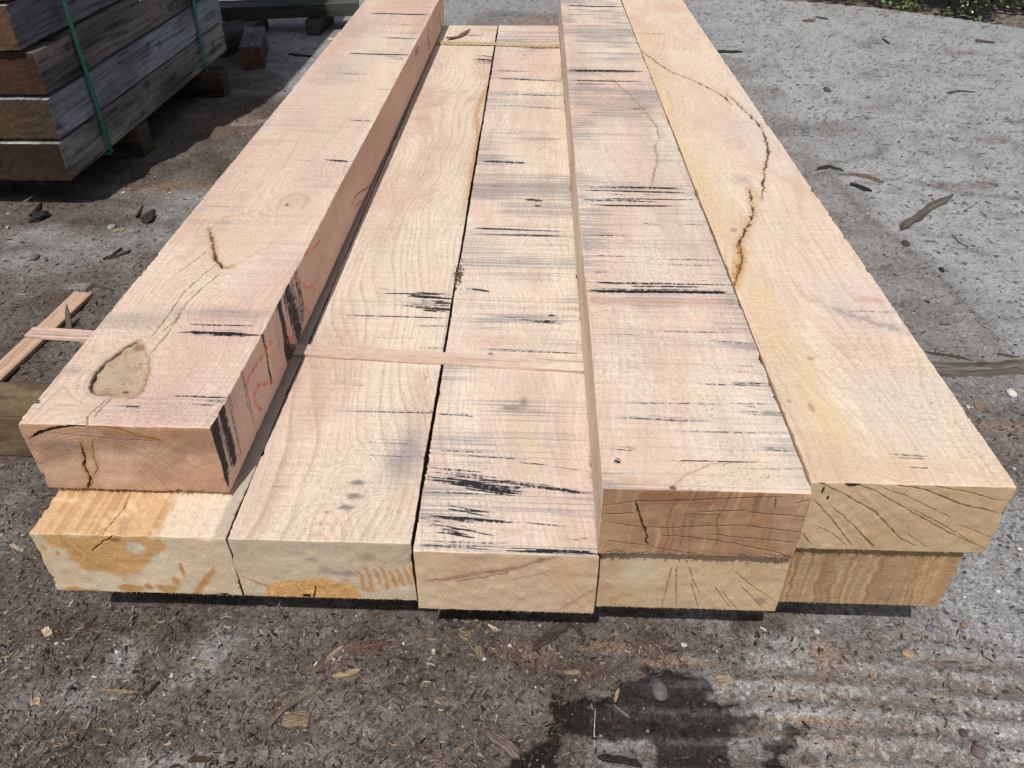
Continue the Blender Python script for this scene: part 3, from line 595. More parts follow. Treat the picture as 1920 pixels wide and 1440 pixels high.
def paint_E(f):
    if f.name == 'top':
        topbase(f, (240, 216, 188), (234, 202, 174), .6, 2.5, 1.0)
        ks = [((1370, 270), .10, .9), ((1300, 140), .08, .8)]
        ph = f.a * .7 + (fbm(f.a * 4, f.b * 1.1, f.seed + 1, 3) - .5) * .2; ph = knots_phase(f, ph, ks)
        # yellow sapwood stripe
        d, t = f.dist([(1195, 60), (1222, 140), (1262, 240), (1310, 350), (1370, 470), (1440, 600), (1490, 690), (1560, 830)], .035, 7)
        nz = fbm(f.a * 14, f.b * 5, 77, 4); f.mix(np.exp(-(d / .05) ** 2) * np.clip(.15 + .9 * nz, 0, 1), (238, 208, 158)); f.mix(np.exp(-(d / .03) ** 2) * .3 * nz, (236, 196, 132))
        f.blob((1620, 560), (120, 50), (226, 206, 206), .5, 1.0, .6, 12); f.blob((1420, 240), (60, 60), (228, 206, 200), .6, 1, .6, 12); f.blob((1700, 760), (90, 60), (226, 216, 208), .45, 1, .6, 12); f.blob((1580, 860), (90, 40), (226, 186, 146), .45, 1, .6, 12)
        f.poly([(1520, 860), (1880, 865), (1900, 912), (1522, 898)], (230, 192, 150), .45, .03, .02)
        rings(f, ph, 80, .42, (200, 160, 124)); rings(f, ph, 250, .28, (210, 178, 150), sd=5)
        f.line([(1198, 92), (1226, 112), (1255, 132), (1290, 146), (1320, 160), (1358, 180), (1372, 196)], .0045, (66, 48, 48), .85, .003, .010, (210, 172, 128), .3, .006)
        f.line([(1362, 176), (1380, 190), (1402, 212), (1422, 232), (1432, 250), (1442, 283), (1437, 300), (1432, 330), (1430, 375)], .0044, (50, 46, 34), .9, .004, .009, (204, 164, 116), .35, .007)
        f.line([(1406, 352), (1410, 385), (1414, 400), (1402, 425), (1388, 450), (1386, 462), (1388, 490), (1376, 528)], .0042, (70, 46, 30), .95, .004, .014, (210, 158, 96), .55, .007)
        f.line([(1388, 462), (1392, 480), (1388, 505), (1374, 540)], .0025, (96, 58, 32), .9, .003, .012, (212, 150, 80), .6, .004)
        f.line([(1360, 172), (1374, 185), (1392, 206)], .001, (150, 110, 76), .6); f.blob((1388, 338), (14, 8), (168, 156, 148), .5, .8, .8, 80); f.blob((1376, 432), (6, 4), (130, 100, 76), .5); 
        f.line([(1560, 578), (1600, 592), (1650, 608), (1690, 618)], .012, (160, 142, 140), .5, 0, .02, (190, 172, 168), .4, .01); f.blob((1630, 562), (24, 5), (224, 160, 134), .6, .6); f.ink(1560, 580, 1680, 584, 6, .5); f.ink(1600, 600, 1700, 612, 16, .3)
        f.blob((1520, 672), (7, 4), (206, 150, 92), .7); f.blob((1521, 765), (5, 8), (176, 134, 88), .6); f.blob((1480, 752), (5, 4), (140, 104, 92), .5)
        f.ink(1672, 852, 1742, 856, 3, 1.1); f.ink(1680, 858, 1735, 860, 3, 1.0); f.ink(1705, 876, 1740, 878, 2, .8); f.ink(1700, 780, 1760, 788, 12, .3); f.ink(1170, 60, 1250, 64, 4, .35); f.ink(1230, 300, 1290, 306, 4, .3)
        f.streak(.05, (60, 60, 66), .7)
        # crossed saw texture
        f.col *= (1 - .05 * sstep(.55, .9, vn(f.a * 330, f.b * 14, 91)))[:, None]
        for p in ([(1630, 880), (1680, 900), (1700, 910)], [(1840, 895), (1870, 910)]): f.line(p, .001, (150, 104, 62), .5)
        specks(f, .075)
    elif f.name == 'front':
        endbase(f, (196, 166, 126), (186, 152, 110), (1380, 700), 210, .30, .12, .01, (150, 126, 88), 1.0, .6)
        cr = (86, 62, 36)
        for p, wd in (([(1524, 935), (1556, 970), (1600, 1026)], .002), ([(1535, 905), (1580, 925), (1640, 960), (1690, 1012), (1720, 1025)], .0024), ([(1590, 905), (1640, 920), (1700, 955), (1780, 1000), (1850, 1030)], .002), ([(1660, 905), (1740, 920), (1800, 945), (1870, 962)], .003), ([(1560, 950), (1600, 985), (1640, 1030)], .0018),
                     ([(1505, 1000), (1520, 1020)], .0024), ([(1700, 950), (1760, 980), (1820, 1015)], .0014), ([(1720, 905), (1800, 920), (1880, 940)], .002), ([(1640, 910), (1700, 930), (1790, 975)], .0014), ([(1530, 985), (1560, 1000), (1590, 1026)], .0012), ([(1700, 1000), (1740, 1028)], .0014), ([(1800, 985), (1840, 1000), (1860, 1010)], .0012), ([(1612, 1000), (1640, 1026)], .003)):
            f.line(p, wd * .62, cr, .85, .0010, .002, (190, 160, 112), .3, .0014)
        f.D += 0; 
        for c, r_ in (((1596, 907), (14, 5)), ((1608, 905), (10, 5)), ((1543, 920), (3, 7)), ((1552, 934), (3, 4)), ((1540, 905), (6, 2))): f.blob(c, r_, (24, 22, 20), .95, .25, .6, 140)
    else: sidebase(f, (190, 160, 120), (170, 136, 100))

def paint_D2(f):
    if f.name == 'front':
        endbase(f, (202, 172, 134), (188, 152, 114), (1240, 1020), 190, .55, .16, .012, (146, 112, 72), 1.0, .7)
        f.blob((1205, 1070), (32, 22), (200, 186, 152), .7, .8); f.blob((1135, 1100), (14, 8), (176, 118, 76), .5, .5, .4, 80); f.blob((1150, 1125), (10, 6), (170, 110, 70), .4, .5, .4, 80); f.blob((1426, 1128), (10, 7), (140, 96, 72), .6, .7)
        for p in ([(1260, 1062), (1252, 1095), (1240, 1140)], [(1268, 1062), (1268, 1140)], [(1292, 1062), (1300, 1090), (1314, 1118)], [(1296, 1095), (1304, 1120), (1310, 1142)], [(1340, 1100), (1370, 1142)], [(1355, 1112), (1382, 1142)], [(1378, 1072), (1410, 1100), (1452, 1126)], [(1390, 1100), (1430, 1140)]): f.line(p, .001, (110, 70, 42), .8, .001, jit=.0008)
    else: sidebase(f, (190, 160, 120), (170, 130, 95))
def paint_E2(f):
    if f.name == 'front':
        f.col[:] = f.c((166, 134, 98)); u = f.a + (fbm(f.a * 20, f.b * 30, 4, 3) - .5) * .016
        f.mix(sstep(.35, .7, fbm(u * 26, f.b * 4, 7, 3)) * .6, (150, 108, 66)); f.mix(sstep(.5, .9, vn(u * 230, f.b * 6, 71)) * .5, (206, 168, 116)); f.mix(sstep(.55, .95, vn(u * 190 + 5, f.b * 8, 72)) * .45, (126, 86, 50))
        f.poly([(1700, 1040), (1812, 1040), (1765, 1137), (1720, 1137)], (190, 146, 96), .4, .03)
        f.disp += .0006 * vn(f.a * 300, f.b * 300, 5)
    else: sidebase(f, (190, 150, 110), (166, 124, 84))

TOPL = .27; BOTL = .125; UB = .281; UT = .426
G = 'new oak beams in the front stack'
def mk(o, lab): tag(o, lab, 'beam', G)
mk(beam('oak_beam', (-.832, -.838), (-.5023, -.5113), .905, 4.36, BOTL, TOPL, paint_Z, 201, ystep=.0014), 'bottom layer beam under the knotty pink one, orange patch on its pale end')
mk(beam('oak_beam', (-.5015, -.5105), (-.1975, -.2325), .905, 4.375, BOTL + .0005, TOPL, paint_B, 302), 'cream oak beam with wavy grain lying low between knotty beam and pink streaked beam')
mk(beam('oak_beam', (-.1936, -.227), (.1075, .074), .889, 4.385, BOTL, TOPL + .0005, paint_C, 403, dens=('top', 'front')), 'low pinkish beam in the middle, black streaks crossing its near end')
mk(beam('oak_beam', (.1115, .079), (.419, .370), .905, 4.38, BOTL, TOPL, paint_D2, 504, dens=('front',)), 'bottom layer beam under the brown-ended beam, ring pattern on its tan end')
mk(beam('oak_beam', (.4225, .375), (.702, .650), .926, 4.38, BOTL, TOPL - .001, paint_E2, 605, dens=('front',)), 'rightmost bottom layer beam, plain end with wavy upright grain')
mk(beam('oak_beam', (-.843, -.852), (-.523, -.5), .999, 4.36, UB, UT, paint_A, 706, dens=('top', 'front', 'right')), 'pink knotty beam lying on top at the left with a big knot hole near its end')
mk(beam('oak_beam', (.1025, .0735), (.4105, .357), .882, 4.5, UB, UT + .001, paint_D, 807, dens=('top', 'front', 'left'), jag=.011), 'upper beam with brown cracked end and many blue-black streaks across its top')
mk(beam('oak_beam', (.4135, .361), (.717, .650), .907, 4.5, UB, UT, paint_E, 908), 'upper rightmost beam with a yellow band and long dark crack on its top')

# ================================================================== generic pieces
def gbox(name, org, yaw, dims, step, colfn, mat, r=.003, tilt=0, wob=.002, seed=1, roll=0, dispf=None, origin=None):
    """rounded, uneven plank or timber: local x across, y along, z up; org = centre of its bottom; colfn(face, L, seed) -> colour"""
    W, Ln, H = dims; Vs, Cs, Fs, off = [], [], [], 0
    def ax(L, n):
        n = max(2, int(n)); c = np.linspace(0, L, n + 1); return np.unique(np.concatenate([c, [min(r * .5, L / 2), min(r, L / 2), L - min(r, L / 2), L - min(r * .5, L / 2)]]).round(6))
    xs, ys, zs = ax(W, W / step[0]), ax(Ln, Ln / step[1]), ax(H, H / step[0])
    cy, sy, ct, st, cr, sr = math.cos(yaw), math.sin(yaw), math.cos(tilt), math.sin(tilt), math.cos(roll), math.sin(roll)
    R = np.array([[cy, -sy, 0], [sy, cy, 0], [0, 0, 1]]) @ np.array([[1, 0, 0], [0, ct, -st], [0, st, ct]]) @ np.array([[cr, 0, sr], [0, 1, 0], [-sr, 0, cr]])
    for kind, A, B in (('top', xs, ys), ('bottom', xs, ys), ('front', xs, zs), ('back', xs, zs), ('right', ys, zs), ('left', ys, zs)):
        ga, gb = np.meshgrid(A, B, indexing='ij'); ga, gb = ga.ravel(), gb.ravel(); o1 = np.ones_like(ga)
        L = {'top': (ga, gb, H * o1), 'bottom': (ga, gb, 0 * o1), 'front': (ga, 0 * o1, gb), 'back': (ga, Ln * o1, gb), 'right': (W * o1, ga, gb), 'left': (0 * o1, ga, gb)}[kind]
        L = np.stack(L, 1); hi = np.array([W, Ln, H]); rr = min(r, W / 2.01, H / 2.01); q = np.clip(L, rr, hi - rr); e = L - q; ln = np.linalg.norm(e, axis=1, keepdims=True)
        P = np.where(ln > rr * 1.0001, q + e / np.maximum(ln, 1e-9) * rr, L)
        C = colfn(kind, L, seed, dims)
        d = np.stack([(fbm(P[:, 1] * 4 + seed, P[:, 2] * 20, seed + 1, 3) - .5) * wob * 2, (fbm(P[:, 0] * 40, P[:, 2] * 40 + seed, seed + 2, 3) - .5) * wob * 1.5, (fbm(P[:, 0] * 12 + seed, P[:, 1] * 4, seed + 3, 3) - .5) * wob * 2], 1)
        P = P + d
        if dispf: P = dispf(kind, P, L)
        P = P - np.array([W / 2, 0, 0]); P = P @ R.T + np.array(org)
        fc = grid_faces(len(A), len(B), off)
        if kind in ('bottom', 'left', 'back'): fc = fc[:, ::-1]
        Vs.append(P); Cs.append(C); Fs.append(fc); off += len(P)
    return mkmesh(name, np.concatenate(Vs), Fs, np.concatenate(Cs), mat, origin=origin)

def col_wood(pale, dark, K, grain=.35, freq=220, ends=None, speck=0, eg=1):
    def f(kind, L, s, dims):
        if kind in ('front', 'back'):
            pc, dc = ends if ends else (pale, dark); a, b = L[:, 0], L[:, 2]
            r = np.hypot(a - dims[0] * (.3 + .4 * ((s * 7) % 10) / 10), b + dims[2] * (.2 if s % 2 else -1.1)) + (fbm(a * 20, b * 20, s, 3) - .5) * .02
            t = vn(r * 210, a * 6, s + 4) * .5 + .5 * fbm(a * 12, b * 14, s + 5, 3)
            c = lin(pc) * (1 - t[:, None]) + lin(dc) * t[:, None]; c = c * (1 - .5 * sstep(.8, .95, vn(np.arctan2(b, a + .01) * 30, r * 10, s + 6)))[:, None]
            c *= (1 + .3 * (vn(a * 300, b * 300, s + 9) - .5))[:, None]
            return np.clip(c * eg / KF, 0, .9)
        a = L[:, 0] if kind in ('top', 'bottom') else L[:, 2]; b = L[:, 1]
        n = fbm(a * 8 + s, b * 2, s, 4); aw = a + (fbm(a * 6, b * 2.5, s + 2, 2) - .5) * .03
        g = sstep(.5, .95, vn(aw * freq, b * 5, s + 3)) * grain + sstep(.7, .95, vn(aw * freq * 2.1, b * 9, s + 4)) * grain * .6
        t = sstep(.3, .7, n)
        c = lin(pale) * (1 - t[:, None]) + lin(dark) * t[:, None]; c = c * (1 - g)[:, None] * (1 + .25 * (vn(a * 200, b * 120, s + 8) - .5))[:, None]
        if speck: c = c * (1 - .6 * sstep(1 - speck, 1 - speck + .05, vn(a * 120, b * 120, s + 7)))[:, None]
        return np.clip(c / K, 0, .9)
    return f

# ================================================================== ground
def dirt_mask(f):
    """0 concrete .. 1 bark mulch, in place on the yard"""
    keep = f.col.copy(); K = f.K; f.K = 1.0; f.col[:] = 0; W_ = (255, 255, 255); B_ = (0, 0, 0)
    f.poly([(-900, 150), (380, 60), (700, 250), (700, 900), (1000, 1130), (1230, 1150), (1340, 1200), (1240, 1260), (1120, 1300), (1080, 1700), (-900, 1700)], W_, .92, .04, .06, 9)
    f.poly([(1060, 1150), (1440, 1160), (1500, 1180), (1440, 1240), (1200, 1260), (1050, 1250)], W_, .75, .03, .05, 12)
    f.poly([(1440, 1150), (1760, 1140), (1780, 1200), (1640, 1240), (1560, 1280), (1440, 1230)], W_, .45, .03, .05, 12)
    f.poly([(1340, 90), (1450, 160), (1560, 300), (1700, 440), (1800, 570), (1890, 670), (1920, 900), (1700, 800), (1500, 400), (1340, 200)], W_, .22, .05, .05, 9)
    f.poly([(1800, 780), (1930, 760), (1990, 900), (1850, 960), (1780, 900)], W_, .5, .03, .03, 12)
    f.poly([(900, 20), (1060, 25), (1060, 48), (880, 50)], W_, .4, .08, .1, 5)
    for c, r, k in (((120, 470), (140, 30), .75), ((230, 455), (130, 26), .6), ((340, 390), (90, 34), .85), ((370, 440), (60, 30), .7), ((60, 440), (60, 14), .5), ((190, 535), (90, 12), .5), ((60, 505), (60, 20), .5), ((150, 545), (30, 5), .8),
                   ((300, 560), (60, 10), .4), ((50, 490), (40, 8), .5), ((230, 1240), (26, 36), .75), ((390, 1235), (28, 34), .7), ((60, 1235), (60, 26), .35), ((140, 1310), (90, 30), .75), ((30, 1320), (50, 40), .6), ((330, 1285), (36, 18), .4), ((560, 1420), (100, 14), .6), ((330, 1425), (100, 16), .6),
                   ((470, 1190), (50, 20), .4), ((700, 1350), (110, 30), .4), ((900, 1320), (110, 20), .4), ((940, 1280), (60, 20), .35), ((600, 1300), (60, 14), .3), ((550, 140), (90, 16), .6), ((600, 165), (100, 10), .6), ((470, 170), (60, 8), .5), ((540, 232), (60, 5), .7), ((40, 930), (26, 20), .4), ((1480, 1215), (46, 26), .8), ((230, 360), (100, 8), .3)):
        d = f.ell(c, r, .45, 26); f.mix(k * .62 * sstep(1.9, .2, d), B_)
    m = f.col[:, 0].copy(); f.col[:] = keep; f.K = K
    n = fbm(f.a * 7, f.b * 7, 91, 5); m = m + (n - .5) * .55 * (m > .02)
    return np.clip(m, 0, 1)

def wet_mask(f):
    op = f.poly([(930, 1460), (960, 1425), (1000, 1400), (1038, 1362), (1032, 1318), (1052, 1290), (1085, 1288), (1120, 1308), (1160, 1290), (1200, 1268), (1245, 1252), (1290, 1262), (1322, 1282), (1345, 1308), (1400, 1322), (1440, 1345), (1470, 1352), (1500, 1375), (1490, 1400), (1470, 1420), (1480, 1480)], (255, 0, 0), 0, .009, .019, 48)
    return np.clip(op * (.32 + .80 * sstep(.37, .48, fbm(f.a * 11, f.b * 17, 55, 5))), 0, 1)

def paint_ground(f):
    D = dirt_mask(f); lod = f.lod; f.G = 1.09
    f.col[:] = f.c((156, 154, 151))
    n = fbm(f.a * 2.2, f.b * 2.2, 17, 5); f.mix(sstep(.35, .65, n) * .5, (134, 131, 128)); f.mix(sstep(.5, .8, fbm(f.a * 6, f.b * 6, 18, 5)) * .4, (120, 116, 112))
    # smoother pale slab at the right and at the back
    sm = f.poly([(1290, -60), (1300, 40), (1420, 170), (1560, 330), (1640, 420), (1700, 462), (1770, 520), (1840, 600), (1880, 650), (2400, 760), (2600, -200), (1600, -60)], (164, 167, 168), .85, .10, .12, 8)
    f.mix(sstep(.45, .7, fbm(f.a * 3.5, f.b * 3.5, 21, 5)) * .45, (136, 138, 138)); f.mix(sstep(.55, .75, fbm(f.a * 1.7, f.b * 4, 22, 4)) * .35, (170, 172, 172)); f.mix(sstep(.56, .74, fbm(f.a * 11, f.b * 11, 23, 4)) * .4, (118, 114, 110))
    f.poly([(1700, -60), (2400, -60), (2400, 260), (1850, 120)], (162, 165, 172), .3, .3, .1)
    f.poly([(1500, 880), (1930, 900), (2200, 1300), (1930, 1300), (1700, 1150)], (146, 149, 153), .5, .05, .04)
    f.poly([(640, -60), (1300, -60), (1300, 46), (640, 60)], (140, 142, 143), .6, .15, .08)
    f.mix(D * .96, (92, 78, 68)); f.mix(D * sstep(.4, .7, fbm(f.a * 14, f.b * 14, 19, 4)) * .5, (72, 58, 49)); f.mix(D * sstep(.5, .8, fbm(f.a * 5, f.b * 5, 20, 4)) * .35, (108, 92, 80))
    # whitish dust and spills
    wd = (176, 178, 178)
    for c, r, k in (((340, 385), (70, 16), .4), ((380, 372), (40, 8), .5), ((300, 450), (50, 6), .5), ((120, 480), (60, 10), .25), ((150, 541), (22, 4), .7), ((490, 172), (60, 4), .5), ((540, 228), (70, 2.5), .8), ((460, 232), (20, 2.5), .7), ((690, 140), (34, 20), .6), ((610, 160), (70, 12), .45), ((540, 160), (60, 4), .4),
                    ((1480, 1210), (60, 30), .5), ((1330, 1255), (30, 6), .6), ((1440, 1250), (60, 5), .5), ((1420, 1330), (60, 8), .4), ((230, 1230), (24, 30), .35), ((395, 1235), (26, 28), .35), ((140, 1310), (70, 22), .3), ((1690, 316), (50, 3), .7), ((1620, 240), (14, 3), .5), ((1450, 1395), (60, 12), .4), ((40, 1240), (30, 20), .3), ((320, 1430), (60, 8), .4)):
        f.blob(c, r, wd, k * .55, .9, .8, 40)
    # rusty, yellowish stains
    rs = (168, 132, 100)
    for c, r, k in (((1520, 1275), (90, 8), .5), ((1500, 1300), (60, 5), .5), ((1510, 1350), (70, 8), .6), ((1560, 1355), (50, 6), .4), ((1540, 1385), (80, 8), .5), ((1420, 1370), (50, 8), .5), ((1600, 1400), (60, 8), .35), ((1560, 1235), (40, 26), .45), ((1540, 1215), (22, 26), .35), ((1880, 800), (40, 8), .5), ((1830, 765), (20, 8), .4), ((1280, 1240), (60, 6), .5), ((1230, 1245), (30, 5), .5), ((640, 1250), (20, 10), .2), ((1000, 1230), (50, 14), .3), ((1150, 1215), (60, 12), .35), ((330, 350), (60, 12), .4), ((1550, 1440), (90, 10), .5), ((1340, 1430), (60, 10), .4), ((1160, 1360), (30, 6), .4), ((420, 230), (60, 20), .3), ((1000, 38), (50, 6), .5)):
        f.blob(c, r, rs, k, .8, .6, 30)
    for c, r, k in (((1850, 760), (70, 30), .3), ((1560, 240), (50, 14), .5), ((1620, 205), (40, 10), .3), ((1860, 262), (40, 8), .6), ((1790, 345), (60, 6), .5), ((1800, 100), (50, 5), .5), ((1430, 120), (30, 8), .3), ((1640, 1380), (90, 20), .35), ((1750, 1300), (90, 16), .3)):
        f.blob(c, r, (112, 98, 92), k, .8, .6, 24)
    # ribbed concrete in the foreground at the right
    yb = f.b + .020 * (f.a - .4) + .08 * (f.a - .5) ** 2 + (fbm(f.a * 3, f.b * 3, 33, 3) - .5) * .045
    rk = np.zeros(len(f.a)); kc = f.col.copy(); f.col[:] = 0; K = f.K; f.K = 1; f.poly([(1300, 1210), (1640, 1225), (1800, 1200), (2300, 1250), (2400, 1700), (1100, 1700), (1150, 1330)], (255, 255, 255), 1, .08, .05); rk = f.col[:, 0].copy()
    f.col[:] = 0; f.poly([(-500, 300), (560, 190), (620, 330), (480, 560), (-500, 600)], (255, 255, 255), .7, .1, .05); rl = f.col[:, 0].copy(); f.col[:] = kc; f.K = K
    rib = np.sin(yb * 2 * math.pi / .052); ribl = np.sin((f.b + .12 * f.a + (fbm(f.a * 2, f.b * 2, 37, 3) - .5) * .16) * 2 * math.pi / .21)
    f.mix(rk * .55 * sstep(.25, .6, fbm(f.a * 5, f.b * 9, 34, 4)), (122, 108, 98)); f.mix(rk * sstep(.1, .9, rib) * .30, (172, 170, 170)); f.mix(rk * sstep(.0, .9, -rib) * .55 * (.4 + n), (112, 100, 94)); 
    # dark damp, oily patch
    wet = wet_mask(f)
    # joints and cracks in the slab
    for p in ([(1560, 330), (1640, 420), (1690, 455), (1760, 515), (1830, 590), (1880, 655)], [(1500, 330), (1570, 322), (1630, 330)], [(1720, 340), (1800, 360), (1930, 372)], [(1790, 440), (1812, 462), (1850, 480)], [(1590, 300), (1640, 290), (1660, 280)]):
        f.line(p, .006, (92, 88, 84), .6, .004, .03, (120, 116, 112), .5, .02, True)
    # beyond the slab's edge: bare soil
    e0, e1 = atz(1430, -2, 0), atz(1925, 53, 0); nx, ny = -(e1 - e0)[1], (e1 - e0)[0]; l = math.hypot(nx, ny); nx /= l; ny /= l
    if ny < 0: nx, ny = -nx, -ny
    sd = (f.a - e0[0]) * nx + (f.b - e0[1]) * ny - .12 * np.sin(np.clip((f.a - e0[0]) / 1.5, 0, 1) * math.pi) * 1 + (fbm(f.a * 6, f.b * 6, 58, 3) - .5) * .03
    sl = sstep(0, .03, sd) * sstep(.9, 1.3, f.a); f.mix(sl, (132, 118, 104)); f.mix(sl * sstep(.4, .7, fbm(f.a * 9, f.b * 9, 59, 4)) * .6, (92, 80, 68))
    # grain: grit, aggregate, specks
    w1 = np.clip(1.6 - 150 * lod * 1.6, 0, 1); w2 = np.clip(1.6 - 350 * lod * 1.6, 0, 1)
    g = 1 + .30 * (fbm(f.a * 60, f.b * 60, 61, 3) - .5) + w1 * .5 * (vn(f.a * 170, f.b * 170, 62) - .5) + w2 * .5 * (vn(f.a * 420, f.b * 420, 63) - .5)
    f.col *= np.clip(g, .4, 1.7)[:, None]
    ag = vn(f.a * 95, f.b * 95, 64); f.mix(sstep(.84, .9, ag) * .5 * (1 - D), (186, 186, 184)); f.mix(sstep(.80, .88, vn(f.a * 120, f.b * 120, 65)) * .6, (66, 60, 56)); f.mix(sstep(.86, .92, vn(f.a * 46, f.b * 60, 67)) * .6 * (.3 + sm), (74, 70, 66)); f.mix(sstep(.9, .95, vn(f.a * 50 + 7, f.b * 50, 66)) * .35 * (1 - D), (150, 118, 104))
    f.col *= (1 - .86 * np.clip(wet, 0, 1) * (1 - .15 * sstep(.5, .9, rib) * rk))[:, None]
    h = (fbm(f.a * 1.3, f.b * 1.3, 70, 3) - .5) * .02 + (fbm(f.a * 9, f.b * 9, 71, 4) - .5) * (.004 + .012 * D) + (vn(f.a * 60, f.b * 60, 72) - .5) * (.0010 + .003 * D - .0006 * sm) + (vn(f.a * 160, f.b * 160, 73) - .5) * .0014 * (1 - .6 * sm)
    h += rk * rib * .0028 + rl * ribl * .008 - .03 * sl
    for c, r, hh in (((690, 142), (44, 26), .035), ((620, 160), (60, 14), .012), ((330, 395), (90, 40), .016)):
        d = f.ell(c, r, .25, 14); h += hh * sstep(1.2, .1, d)
    f.disp = -h; f.D = D
    return f

def fan(y0, y1, s0, s1, ns, k):
    ys = [y0]
    while ys[-1] < y1: ys.append(ys[-1] + k * (1 + ys[-1] ** 2) / 1.8)
    ys = np.array(ys); ss = np.linspace(s0, s1, ns); return ss, ys
ss, ys = fan(.42, 8.5, -.86, .86, 1300, .0019)
ss = np.concatenate([[-60, -25, -10, -5, -3, -2, -1.5, -1.2, -1.05, -.95, -.9], ss, [.9, .95, 1.05, 1.2, 1.5, 2, 3, 5, 10, 25, 60]])
ys = np.concatenate([[-60, -30, -12, -6, -3, -1.5, -.6, -.1, .2, .34], ys, [9, 10, 12, 15, 20, 28, 40, 60, 90]])
gs, gy = np.meshgrid(ss, ys, indexing='ij'); gs, gy = gs.ravel(), gy.ravel()
gx = gs * (np.maximum(gy, .2) + 1.0)
f = Face('top', np.stack([gx, gy, 0 * gx], 1), 0, KT, 900); f.lod = np.maximum(.0019 * (1 + gy ** 2) / 1.8, np.where(np.abs(gs) < .9, .0012, .2)); paint_ground(f)
GP = f.P.copy(); GP[:, 2] = -f.disp
HG = GP[:, 2]
ground = mkmesh('yard_ground', GP, [grid_faces(len(ss), len(ys), 0)], f.col, M_GROUND, origin=np.zeros(3)); ground['kind'] = 'structure'
_hg = HG.reshape(len(ss), len(ys))
def gz(x, y):
    s = x / (max(y, .2) + 1.0); i = int(np.clip(np.searchsorted(ss, s), 1, len(ss) - 1)); j = int(np.clip(np.searchsorted(ys, y), 1, len(ys) - 1)); return float(max(_hg[i - 1, j], _hg[i, j], _hg[i, j - 1]))
def gzv(x, y):
    s = x / (np.maximum(y, .2) + 1.0); i = np.clip(np.searchsorted(ss, s), 1, len(ss) - 1); j = np.clip(np.searchsorted(ys, y), 1, len(ys) - 1); return _hg[i, j]

# ------------------------------------------------------------------ litter that nobody could count
def scatter(n, seed, ymax=6.5):
    r = np.random.default_rng(seed); v = r.random(n)
    y = np.tan(math.atan(.5) + v * (math.atan(ymax) - math.atan(.5))); x = (r.random(n) * 1.64 - .82) * (y + 1.0)
    return x, y, r
def hidden(x, y):
    return ((x > -.80) & (x < .66) & (y > .97) & (y < 4.3)) | ((x < -1.75) & (y > 2.78) & (y < 4.4))
PAL = np.array([lin(c) for c in ((62, 50, 44), (88, 76, 68), (112, 100, 90), (134, 120, 106), (160, 146, 128), (92, 68, 58), (44, 38, 34), (128, 124, 120), (190, 178, 158))]) / KT
PW = np.array([.16, .2, .2, .12, .05, .08, .12, .06, .01])
def chips(name, n, seed, smin, smax, label):
    x, y, r = scatter(n, seed); k = ~hidden(x, y); x, y = x[k], y[k]
    f = Face('top', np.stack([x, y, 0 * x], 1), 0, KT, 900); D = dirt_mask(f)
    k = r.random(len(x)) < np.clip(D * 1.1 - .1, .11, 1); k &= ~((y > 5.4) & (x > 1.6)); x, y, D = x[k], y[k], D[k]; n = len(x)
    L = smin * (smax / smin) ** (r.random(n) ** 2.2) * (1 + .35 * (y > 1.7)); Wd = L * r.uniform(.16, .55, n); Hh = np.clip(Wd * r.uniform(.15, .35, n), .0006, .003)
    yaw = r.random(n) * 6.283; ti = r.normal(0, .22, n); ro = r.normal(0, .25, n)
    base = np.array([[-1, -.6, -1], [1, -.8, -1], [.85, .7, -1], [-1.05, .9, -1], [-.9, -.5, 1], [.9, -.65, 1], [.8, .6, 1], [-.9, .75, 1]]) * .5
    P = base[None] * np.stack([L, Wd, Hh], 1)[:, None] + r.normal(0, .10, (n, 8, 3)) * np.stack([L, Wd, Hh], 1)[:, None]
    P[:, :, 2] += (np.abs(P[:, :, 0]) ** 2) / L[:, None] * r.uniform(-.4, .9, n)[:, None]
    P[:, :, 2] += P[:, :, 0] * ti[:, None] + P[:, :, 1] * ro[:, None]
    c, s = np.cos(yaw)[:, None], np.sin(yaw)[:, None]; X = P[:, :, 0] * c - P[:, :, 1] * s + x[:, None]; Y = P[:, :, 0] * s + P[:, :, 1] * c + y[:, None]
    Z = P[:, :, 2] - P[:, :, 2].min(1)[:, None] * .6 + gzv(x, y)[:, None]
    V = np.stack([X, Y, Z], -1).reshape(-1, 3); q = np.array([[4, 5, 6, 7], [0, 1, 5, 4], [1, 2, 6, 5], [2, 3, 7, 6], [3, 0, 4, 7]])
    Fc = (q[None] + (np.arange(n) * 8)[:, None, None]).reshape(-1, 4)
    C = PAL[r.choice(len(PAL), n, p=PW / PW.sum())] * r.uniform(.75, 1.25, (n, 1)); f = Face('top', np.stack([x, y, 0 * x], 1), 0, KT, 900); C *= (1 - .68 * wet_mask(f))[:, None]
    C = np.repeat(C, 8, 0)
    return tag(mkmesh(name, V, [Fc], C, M_CHIP, origin=np.zeros(3), smooth=False), label, 'bark chips', kind='stuff')
chips('bark_litter', 150000, 5, .0028, .013, 'fine brown bark crumbs and wood flakes strewn over the yard')
